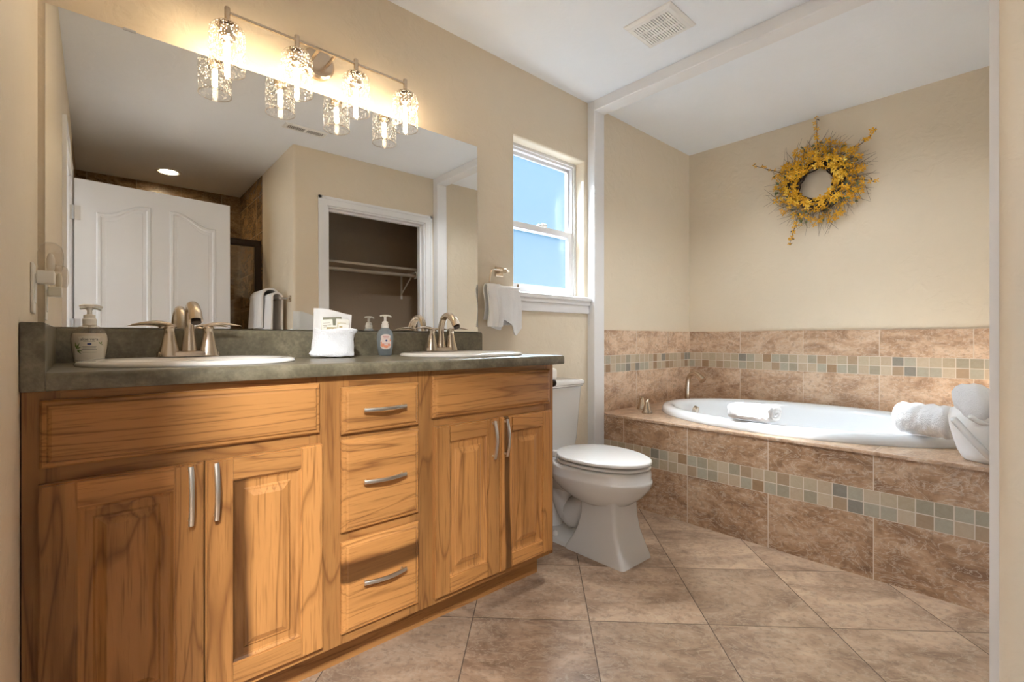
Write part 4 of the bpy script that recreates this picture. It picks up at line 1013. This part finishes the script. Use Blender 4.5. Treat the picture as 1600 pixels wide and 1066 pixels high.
# ------------------------------------------------------------------ folded cloth pouch with toiletries
bx, by, bz = 0.675, 1.710, CZ1 + 0.0040
brot = radians(-20)
def B_(x, y, z): return (bx + x * cos(brot) - y * sin(brot), by + x * sin(brot) + y * cos(brot), bz + z)
def bring(w, d, z, ox=0, oy=0, wob=0.0, ph=0, n=64, p=3.2):
    return [B_(x * (1 + wob * sin(5 * i * 2 * pi / n + ph)) + ox, y * (1 + wob * cos(7 * i * 2 * pi / n + ph)) + oy, z + (0.0035 * sin(3 * i * 2 * pi / n + ph) if z > 0.05 else 0)) for i, (x, y, _) in enumerate(ell(0, 0, 0, w, d, n, p))]
b = new()
loft(b, [bring(0.066, 0.036, 0.0), bring(0.074, 0.042, 0.004, -0.002, 0, .01, 1), bring(0.076, 0.044, 0.012, -0.004, 0, .02, 1), bring(0.071, 0.043, 0.022, -0.001, 0, .012, 2), bring(0.070, 0.042, 0.045, 0, 0, .010, 2), bring(0.068, 0.041, 0.066, 0.003, 0, .010, 3), bring(0.069, 0.042, 0.078, 0.006, 0, .02, 3), bring(0.072, 0.045, 0.088, 0.009, 0, .03, 4), bring(0.073, 0.045, 0.096, 0.010, 0, .03, 4), bring(0.067, 0.039, 0.099, 0.009, 0, .03, 5), bring(0.060, 0.033, 0.092, 0.008, 0, .02, 5), bring(0.056, 0.030, 0.060, 0.004)], (True, True))
bmesh.ops.subdivide_edges(b, edges=list(b.edges), cuts=2, use_grid_fill=True); fuzzy(b, 0.0035, 5, 38); fuzzy(b, 0.0012, 6, 160)
po = single('cloth_pouch', b, 'terry', (bx, by, bz), 'white folded washcloth pouch holding toiletries on the middle of the counter', 'cloth pouch', 70)
b = new(); G = []
for j in range(15):
    s = j / 14; row = []
    for i in range(25):
        u = i / 24; x = -0.068 + 0.130 * u + 0.004 * s
        z = 0.05 + s * (0.124 - 0.018 * u + 0.004 * sin(5 * u))
        y = 0.035 + 0.005 * sin(7 * u + 1) * s - 0.004 * s * (1 - u) + 0.012 * max(0, 0.15 - u) / 0.15 * -1
        row.append(b.verts.new(B_(x, y, z)))
    G.append(row)
for j in range(14):
    for i in range(24): b.faces.new((G[j][i], G[j][i + 1], G[j + 1][i + 1], G[j + 1][i]))
bmesh.ops.recalc_face_normals(b, faces=b.faces); bmesh.ops.solidify(b, geom=list(b.faces), thickness=0.006)
o = finish(b, 'back_flap', M['cotton'], (bx, by, bz), 70, po)
card = plain('cream_card', (0.74, 0.71, 0.62), 0.5); olive = plain('olive_sleeve', (0.15, 0.14, 0.075), 0.5); ink = plain('brown_ink', (0.30, 0.26, 0.18), 0.6); ochre = plain('ochre_print', (0.42, 0.33, 0.15), 0.6)
def packet(name, lab, x0, x1, z0, z1, y, mat, tilt, prints=(), cat='toiletry packet'):
    cxp = 0.5 * (x0 + x1)
    Mx = Matrix.Translation(Vector((bx, by, bz))) @ Matrix.Rotation(brot, 4, 'Z') @ Matrix.Translation(Vector((cxp, y, z0))) @ Matrix.Rotation(radians(tilt), 4, 'Y') @ Matrix.Rotation(radians(-8), 4, 'X')
    t = Thing(name, lab, cat, tuple(Mx.translation))
    w = x1 - x0; h = z1 - z0
    b = new(); rbox(b, -w / 2, w / 2, -0.003, 0.003, 0, h, 0.0015, 1); bmesh.ops.transform(b, matrix=Mx, verts=b.verts); base = t.part('card', b, mat)
    for (px0, px1, pz0, pz1, pm) in prints:
        b = new(); box(b, px0, px1, -0.0036, -0.0029, pz0, pz1); bmesh.ops.transform(b, matrix=Mx, verts=b.verts); t.part('printing', b, pm, None, base)
packet('toiletry_sleeve', 'flat olive green sleeve standing at the back of the cloth pouch', -0.030, 0.034, 0.060, 0.143, 0.003, olive, -3)
packet('toiletry_packet', 'cream printed packet at the left in the cloth pouch', -0.036, 0.004, 0.060, 0.134, 0.000, card, -4, [(-0.014, 0.014, 0.052, 0.0535, ink), (-0.012, 0.014, 0.046, 0.0475, ink), (-0.013, 0.010, 0.060, 0.0612, ink)])
packet('toiletry_packet', 'cream packet with small dark emblem at the right in the cloth pouch', 0.008, 0.054, 0.060, 0.136, -0.004, card, 2, [(-0.010, 0.012, 0.060, 0.0615, ochre), (0.002, 0.006, 0.045, 0.050, ink), (-0.018, -0.008, 0.040, 0.062, plain('pale_yellow_print', (0.66, 0.60, 0.38), 0.6))])
packet('soap_bar', 'small wrapped soap with tan band in the front of the cloth pouch', -0.022, 0.012, 0.075, 0.112, -0.016, card, 1, [(-0.016, 0.016, 0.014, 0.030, ochre), (-0.006, 0.004, 0.018, 0.024, ink)], 'soap')
packet('shampoo_packet', 'small white printed packet at the front right in the cloth pouch', 0.014, 0.052, 0.075, 0.115, -0.020, plain('white_card', (0.80, 0.77, 0.71), 0.5), 4, [(0.000, 0.014, 0.022, 0.028, ink), (-0.014, -0.004, 0.028, 0.034, ochre)])

# ------------------------------------------------------------------ towel ring and hand towel
rg2 = Thing('towel_ring', 'brushed nickel open towel ring with square plate between mirror and window', 'towel ring', (1.600, MW, 1.333))
b = new(); rbox(b, 1.575, 1.625, MW - 0.010, MW - 0.0004, 1.308, 1.358, 0.002, 2); rg2.part('wall_plate', b, 'nickel')
b = new(); rbox(b, 1.589, 1.611, MW - 0.056, MW - 0.008, 1.322, 1.344, 0.002, 1); rg2.part('post', b, 'nickel')
ry_ = MW - 0.048
b = new(); tube(b, curve([(1.632, ry_, 1.333), (1.590, ry_, 1.334), (1.535, ry_, 1.334), (1.515, ry_, 1.326), (1.505, ry_, 1.29), (1.503, ry_, 1.25), (1.516, ry_, 1.237), (1.56, ry_, 1.236), (1.63, ry_, 1.236), (1.676, ry_, 1.238), (1.690, ry_, 1.248), (1.694, ry_, 1.272)], 6), 0.0042, 10); rg2.part('ring', b, 'nickel', 50)
def zf(u):
    pts = [(0, 1.045), (0.28, 1.030), (0.42, 1.085), (0.62, 1.055), (0.80, 1.012), (0.86, 1.004), (1.0, 1.045)]
    for (a, za), (c, zc) in zip(pts, pts[1:]):
        if a <= u <= c: return za + (zc - za) * (u - a) / (c - a)
    return 1.05
b = drape(ry_, 1.520, 1.690, 1.243, 0.014, 0.185, 0.2, 0.006, 'x', 0.014, 11, zf, 48, 48, 0.03)
ht = single('hand_towel', b, 'terry', (1.6, ry_, 1.24), 'white hand towel draped over the towel ring', 'towel', 80)
b = drape(ry_ - 0.002, 1.480, 1.560, 1.243, 0.020, 0.16, 0.195, 0.006, 'x', 0.016, 5, None, 24, 40, 0.0)
o = finish(b, 'side_fold', M['terry'], (1.6, ry_, 1.24), 80, ht)

# ------------------------------------------------------------------ towels on the tub
def folded_towel(x0, x1, y0, y1, z0, z1):
    """soft folded stack with rounded long sides, fold layers showing on the -y end"""
    b = new(); n = 30; w, h = (x1 - x0) / 2, (z1 - z0) / 2; cx, cz = (x0 + x1) / 2, (z0 + z1) / 2
    R = []
    for k in range(n + 1):
        s = k / n; y = y0 + (y1 - y0) * s; e = min(1, min(s, 1 - s) * 9 + 0.55)
        R.append([(cx + w * (0.9 + 0.1 * e) * math.copysign(abs(cos(a)) ** 0.55, cos(a)), y, cz + h * (0.75 + 0.25 * e) * math.copysign(abs(sin(a)) ** 0.62, sin(a)) - (0.010 * (cos(a) * 0.5 + 0.5))) for a in [2 * pi * i / 64 for i in range(64)]])
    loft(b, R, (True, True)); return b
b = folded_towel(2.462, 2.625, 0.885, 1.085, ZD + 0.057, ZD + 0.136)
ft = single('folded_towel', fuzzy(b, 0.004, 1), 'terry', (2.54, 0.985, ZD + 0.036), 'white folded towel lying across the front rim of the bathtub', 'towel', 70)
b = new()
def fold_roll(b, cx, cz, w, h, y, turns=2.0):
    pts = []
    for i in range(70):
        t = i / 69; a = turns * 2 * pi * t; r = 1 - 0.80 * t
        pts.append((cx + w * r * math.copysign(abs(cos(a)) ** 0.7, cos(a)), y, cz + h * r * math.copysign(abs(sin(a)) ** 0.7, sin(a))))
    tube(b, pts, 0.0075, 8)
fold_roll(b, 2.545, ZD + 0.0925, 0.066, 0.030, 0.884)
o = finish(b, 'fold_edges', M['terry'], (2.54, 0.985, ZD + 0.036), 80, ft)

def rolled(b, p0, p1, r, n=36, m=40, seed=0, groove=0.0):
    p0, p1 = Vector(p0), Vector(p1); d = (p1 - p0); L = d.length; d.normalize(); u = d.cross(Vector((0, 0, 1))).normalized(); w = u.cross(d)
    R = []
    for k in range(m + 1):
        s = k / m; e = min(s, 1 - s) * L; f = 1.0 if e > 0.02 else sqrt(max(0.0, 1 - ((0.02 - e) / 0.02) ** 2)) * 0.22 + 0.78
        R.append([p0 + d * (L * s) + (u * cos(2 * pi * i / n) + w * sin(2 * pi * i / n)) * r * f * (1 + groove * sin(s * 22 + 0.6 * sin(2 * pi * i / n))) for i in range(n)])
    loft(b, R); return b
b = rolled(new(), (2.700, 0.425, ZD + 0.119), (2.645, 0.245, ZD + 0.119), 0.066, groove=0.02)
rt = single('rolled_towel', fuzzy(b, 0.006, 4), 'terry', (2.65, 0.29, ZD + 0.04), 'white rolled towel lying behind the wrapped towel at the near end of the tub', 'towel', 80)
b = new(); pts = []
for i in range(60):
    t = i / 59; a = 2.6 * 2 * pi * t; r = 0.056 * (1 - 0.86 * t); pts.append(Vector((2.700, 0.425, ZD + 0.119)) + Vector((0.96, -0.27, 0)) * (r * cos(a)) + Vector((0, 0, 1)) * (r * sin(a)) + Vector((0.27, 0.96, 0)) * 0.002)
tube(b, pts, 0.008, 8); o = finish(b, 'spiral_end', M['terry'], (2.65, 0.29, ZD + 0.04), 80, rt)
# upright wrapped towel with a washcloth roll on top
ux, uy, uz = 2.535, 0.148, ZD + 0.0005
def uring(a, bb, z, ox=0, oy=0, n=56, p=2.5, rot=0.9):
    return [(ux + ox + x * cos(rot) - y * sin(rot), uy + oy + x * sin(rot) + y * cos(rot), uz + z) for x, y, _ in ell(0, 0, 0, a, bb, n, p)]
b = new()
loft(b, [uring(0.052, 0.045, 0.0), uring(0.064, 0.052, 0.008), uring(0.074, 0.058, 0.035, 0.0, 0.004), uring(0.082, 0.062, 0.08, 0.004, 0.010), uring(0.088, 0.064, 0.125, 0.008, 0.018), uring(0.088, 0.062, 0.160, 0.010, 0.024), uring(0.078, 0.055, 0.188, 0.010, 0.026), uring(0.056, 0.040, 0.205, 0.010, 0.024), uring(0.020, 0.016, 0.210, 0.010, 0.022)])
wt_ = single('wrapped_towel', fuzzy(b, 0.003, 9), 'cotton', (ux, uy, uz), 'white towel wrapped upright at the near end of the tub deck', 'towel', 70)
b = new()
tube(b, curve([(ux - 0.075, uy + 0.085, uz + 0.165), (ux - 0.083, uy + 0.05, uz + 0.12), (ux - 0.080, uy + 0.005, uz + 0.06), (ux - 0.055, uy - 0.03, uz + 0.015)], 8), [0.004] + [0.012] * 23 + [0.006], 10)
tube(b, curve([(ux - 0.072, uy + 0.04, uz + 0.175), (ux - 0.062, uy - 0.005, uz + 0.150), (ux - 0.038, uy - 0.055, uz + 0.155), (ux - 0.01, uy - 0.07, uz + 0.17)], 8), [0.004] + [0.010] * 23 + [0.005], 10)
o = finish(b, 'wrap_fold', M['cotton'], (ux, uy, uz), 80, wt_)
b = new()
loft(b, [[(ux + 0.005 + dx + x * 0.8 - y * 0.6, uy + 0.025 + dy + x * 0.6 + y * 0.8, uz + z) for x, y, _ in ell(0, 0, 0, a, bb, 48, 2.2)] for a, bb, z, dx, dy in
     ((0.030, 0.03, 0.150, -0.03, -0.02), (0.052, 0.044, 0.168, -0.026, -0.012), (0.066, 0.052, 0.195, -0.016, -0.002), (0.070, 0.054, 0.225, -0.008, 0.004), (0.066, 0.052, 0.255, -0.002, 0.008), (0.052, 0.043, 0.276, 0.0, 0.010), (0.030, 0.026, 0.287, 0.0, 0.010), (0.008, 0.008, 0.290, 0.0, 0.010))])
single('rolled_washcloth', fuzzy(b, 0.006, 14, 70), 'terry', (ux, uy, uz + 0.19), 'white rolled washcloth tucked into the top of the upright wrapped towel', 'washcloth', 80)

# ------------------------------------------------------------------ wreath
wy, wz, wx = 0.985, 1.990, FW
wr_ = Thing('forsythia_wreath', 'yellow forsythia flower wreath with grapevine twigs on the wall above the tub', 'wreath', (wx, wy, wz))
twig_m = plain('grapevine_brown', (0.055, 0.032, 0.020), 0.8); twig_g = plain('grey_twig', (0.20, 0.155, 0.115), 0.85)
leaf_m = plain('dusty_green_leaf', (0.14, 0.17, 0.07), 0.6)
yel = [plain('forsythia_yellow', (0.86, 0.52, 0.035), 0.5), plain('forsythia_gold', (0.78, 0.42, 0.018), 0.5), plain('forsythia_lemon', (0.90, 0.64, 0.10), 0.5)]
core = plain('flower_core', (0.25, 0.05, 0.01), 0.7)
rn = random.Random(21)
def wp(r, a, d): return Vector((wx - d, wy + r * cos(a), wz + r * sin(a)))     # a measured in the wall plane, d out from the wall
b = new()
for k in range(16):
    ph, rr0 = rn.uniform(0, 6.28), rn.uniform(0.105, 0.165)
    pts = [wp(rr0 + 0.018 * sin(3 * t + ph), t, 0.035 + 0.022 * sin(5 * t + ph * 2)) for t in [2 * pi * i / 48 for i in range(49)]]
    tube(b, pts, 0.0048, 5)
wr_.part('vine_ring', b, twig_m, 60)
b = new()
for k in range(230):
    a = rn.uniform(0, 2 * pi); r0 = rn.uniform(0.11, 0.2); L = rn.uniform(0.08, 0.16); da = rn.uniform(-0.35, 0.75); d0 = rn.uniform(0.015, 0.06)
    p0 = wp(r0, a, d0); p2 = wp(min(0.335, r0 + L), a + da, max(0.01, d0 + rn.uniform(-0.02, 0.035))); p1 = (p0 + p2) / 2 + Vector((rn.uniform(-.012, .012), rn.uniform(-.02, .02), rn.uniform(-.02, .02)))
    p1.x = min(p1.x, wx - 0.006); tube(b, [p0, p1, p2], [0.0017, 0.0013, 0.0006], 4)
wr_.part('fine_twigs', b, twig_g, None, kind='stuff')
b = new()
for k in range(150):
    a = rn.uniform(0, 2 * pi); r = rn.uniform(0.12, 0.265); c = wp(r, a, rn.uniform(0.02, 0.07)); L, w = rn.uniform(0.018, 0.034), rn.uniform(0.005, 0.009)
    q = Matrix.Translation(c) @ Matrix.Rotation(rn.uniform(0, 6.28), 4, 'X') @ Matrix.Rotation(rn.uniform(-0.8, 0.8), 4, 'Z')
    vs = [b.verts.new(q @ Vector(p)) for p in ((0, 0, 0), (-0.003, L * .4, w), (-0.004, L, 0), (-0.003, L * .4, -w))]; b.faces.new((vs[0], vs[1], vs[2])); b.faces.new((vs[0], vs[2], vs[3]))
wr_.part('leaves', b, leaf_m, None, kind='stuff')
def flower_mesh(b, c, s, rx, ry, rz):
    q = Matrix.Translation(c) @ Matrix.Rotation(rx, 4, 'X') @ Matrix.Rotation(ry, 4, 'Y') @ Matrix.Rotation(rz, 4, 'Z')
    ctr = b.verts.new(q @ Vector((0.004 * s, 0, 0)))
    for k in range(4):
        a = k * pi / 2; pr = []
        for (rad, wd, out) in ((0.30, 0.20, -0.003), (0.62, 0.27, -0.007), (1.0, 0.10, -0.004)):
            for sg in (1, -1):
                y = rad * s * cos(a) - sg * wd * s * sin(a); z = rad * s * sin(a) + sg * wd * s * cos(a); pr.append(b.verts.new(q @ Vector((out, y, z))))
        b.faces.new((ctr, pr[0], pr[1])); b.faces.new((pr[0], pr[2], pr[3], pr[1])); b.faces.new((pr[2], pr[4], pr[5], pr[3]))
FL = []
for k in range(620):
    a = rn.uniform(0, 2 * pi); r = 0.105 + 0.165 * rn.random() ** 1.1
    if cos(a - radians(-45)) > 0.75 and r > 0.17 and rn.random() < 0.6: continue
    d = rn.uniform(0.035, 0.095) * (1.0 if r < 0.2 else 0.75)
    FL.append((wp(r, a, d), rn.uniform(0.014, 0.022), r))
# long stray sprigs
sprigs = [[(0.19, 1.65), (0.30, 1.60), (0.42, 1.58), 9], [(0.20, 2.35), (0.32, 2.50), (0.41, 2.45), 10], [(0.19, 0.55), (0.31, 0.53), (0.45, 0.52), 7], [(0.20, -1.05), (0.31, -1.15), (0.405, -1.17), 8], [(0.18, 3.2), (0.27, 3.3), (0.325, 3.35), 3]]
for p in sprigs:
    pts = curve([wp(p[0][0], p[0][1], 0.05), wp(p[1][0], p[1][1], 0.06), wp(p[2][0], p[2][1], 0.05)], 8)
    b = new(); tube(b, pts, [0.0028 - 0.0016 * i / (len(pts) - 1) for i in range(len(pts))], 6)
    for i in range(4, len(pts), 4):
        c = pts[i]; q = Matrix.Translation(c) @ Matrix.Rotation(rn.uniform(0, 6.28), 4, 'X'); vs = [b.verts.new(q @ Vector(v)) for v in ((0, 0, 0), (-0.004, 0.012, 0.004), (-0.002, 0.026, 0), (-0.004, 0.012, -0.004))]; b.faces.new(vs)
    wr_.part('sprig', b, twig_m, None)
    for k in range(p[3]):
        t = 0.25 + 0.75 * (k + rn.uniform(-.2, .2)) / max(1, p[3] - 1); c = pts[min(len(pts) - 1, max(0, int(t * (len(pts) - 1))))]
        FL.append((c + Vector((-0.008, rn.uniform(-.010, .010), rn.uniform(-.010, .010))), rn.uniform(0.013, 0.019), 9.0))
FL.sort(key=lambda f: f[0].x - f[1] * 1.5)
picked = FL[:100]
for i, (c, s, r) in enumerate(picked):
    bq = new(); flower_mesh(bq, c, s, rn.uniform(0, 6.28), rn.uniform(-0.6, 0.6), rn.uniform(-0.7, 0.7))
    wr_.part('flower', bq, yel[rn.choice((0, 0, 0, 1, 2))], None)
bq = new()
for i, (c, s, r) in enumerate(FL[100:]):
    flower_mesh(bq, c, s, rn.uniform(0, 6.28), rn.uniform(-0.7, 0.7), rn.uniform(-0.8, 0.8))
wr_.part('flowers', bq, yel[1], None, kind='stuff')
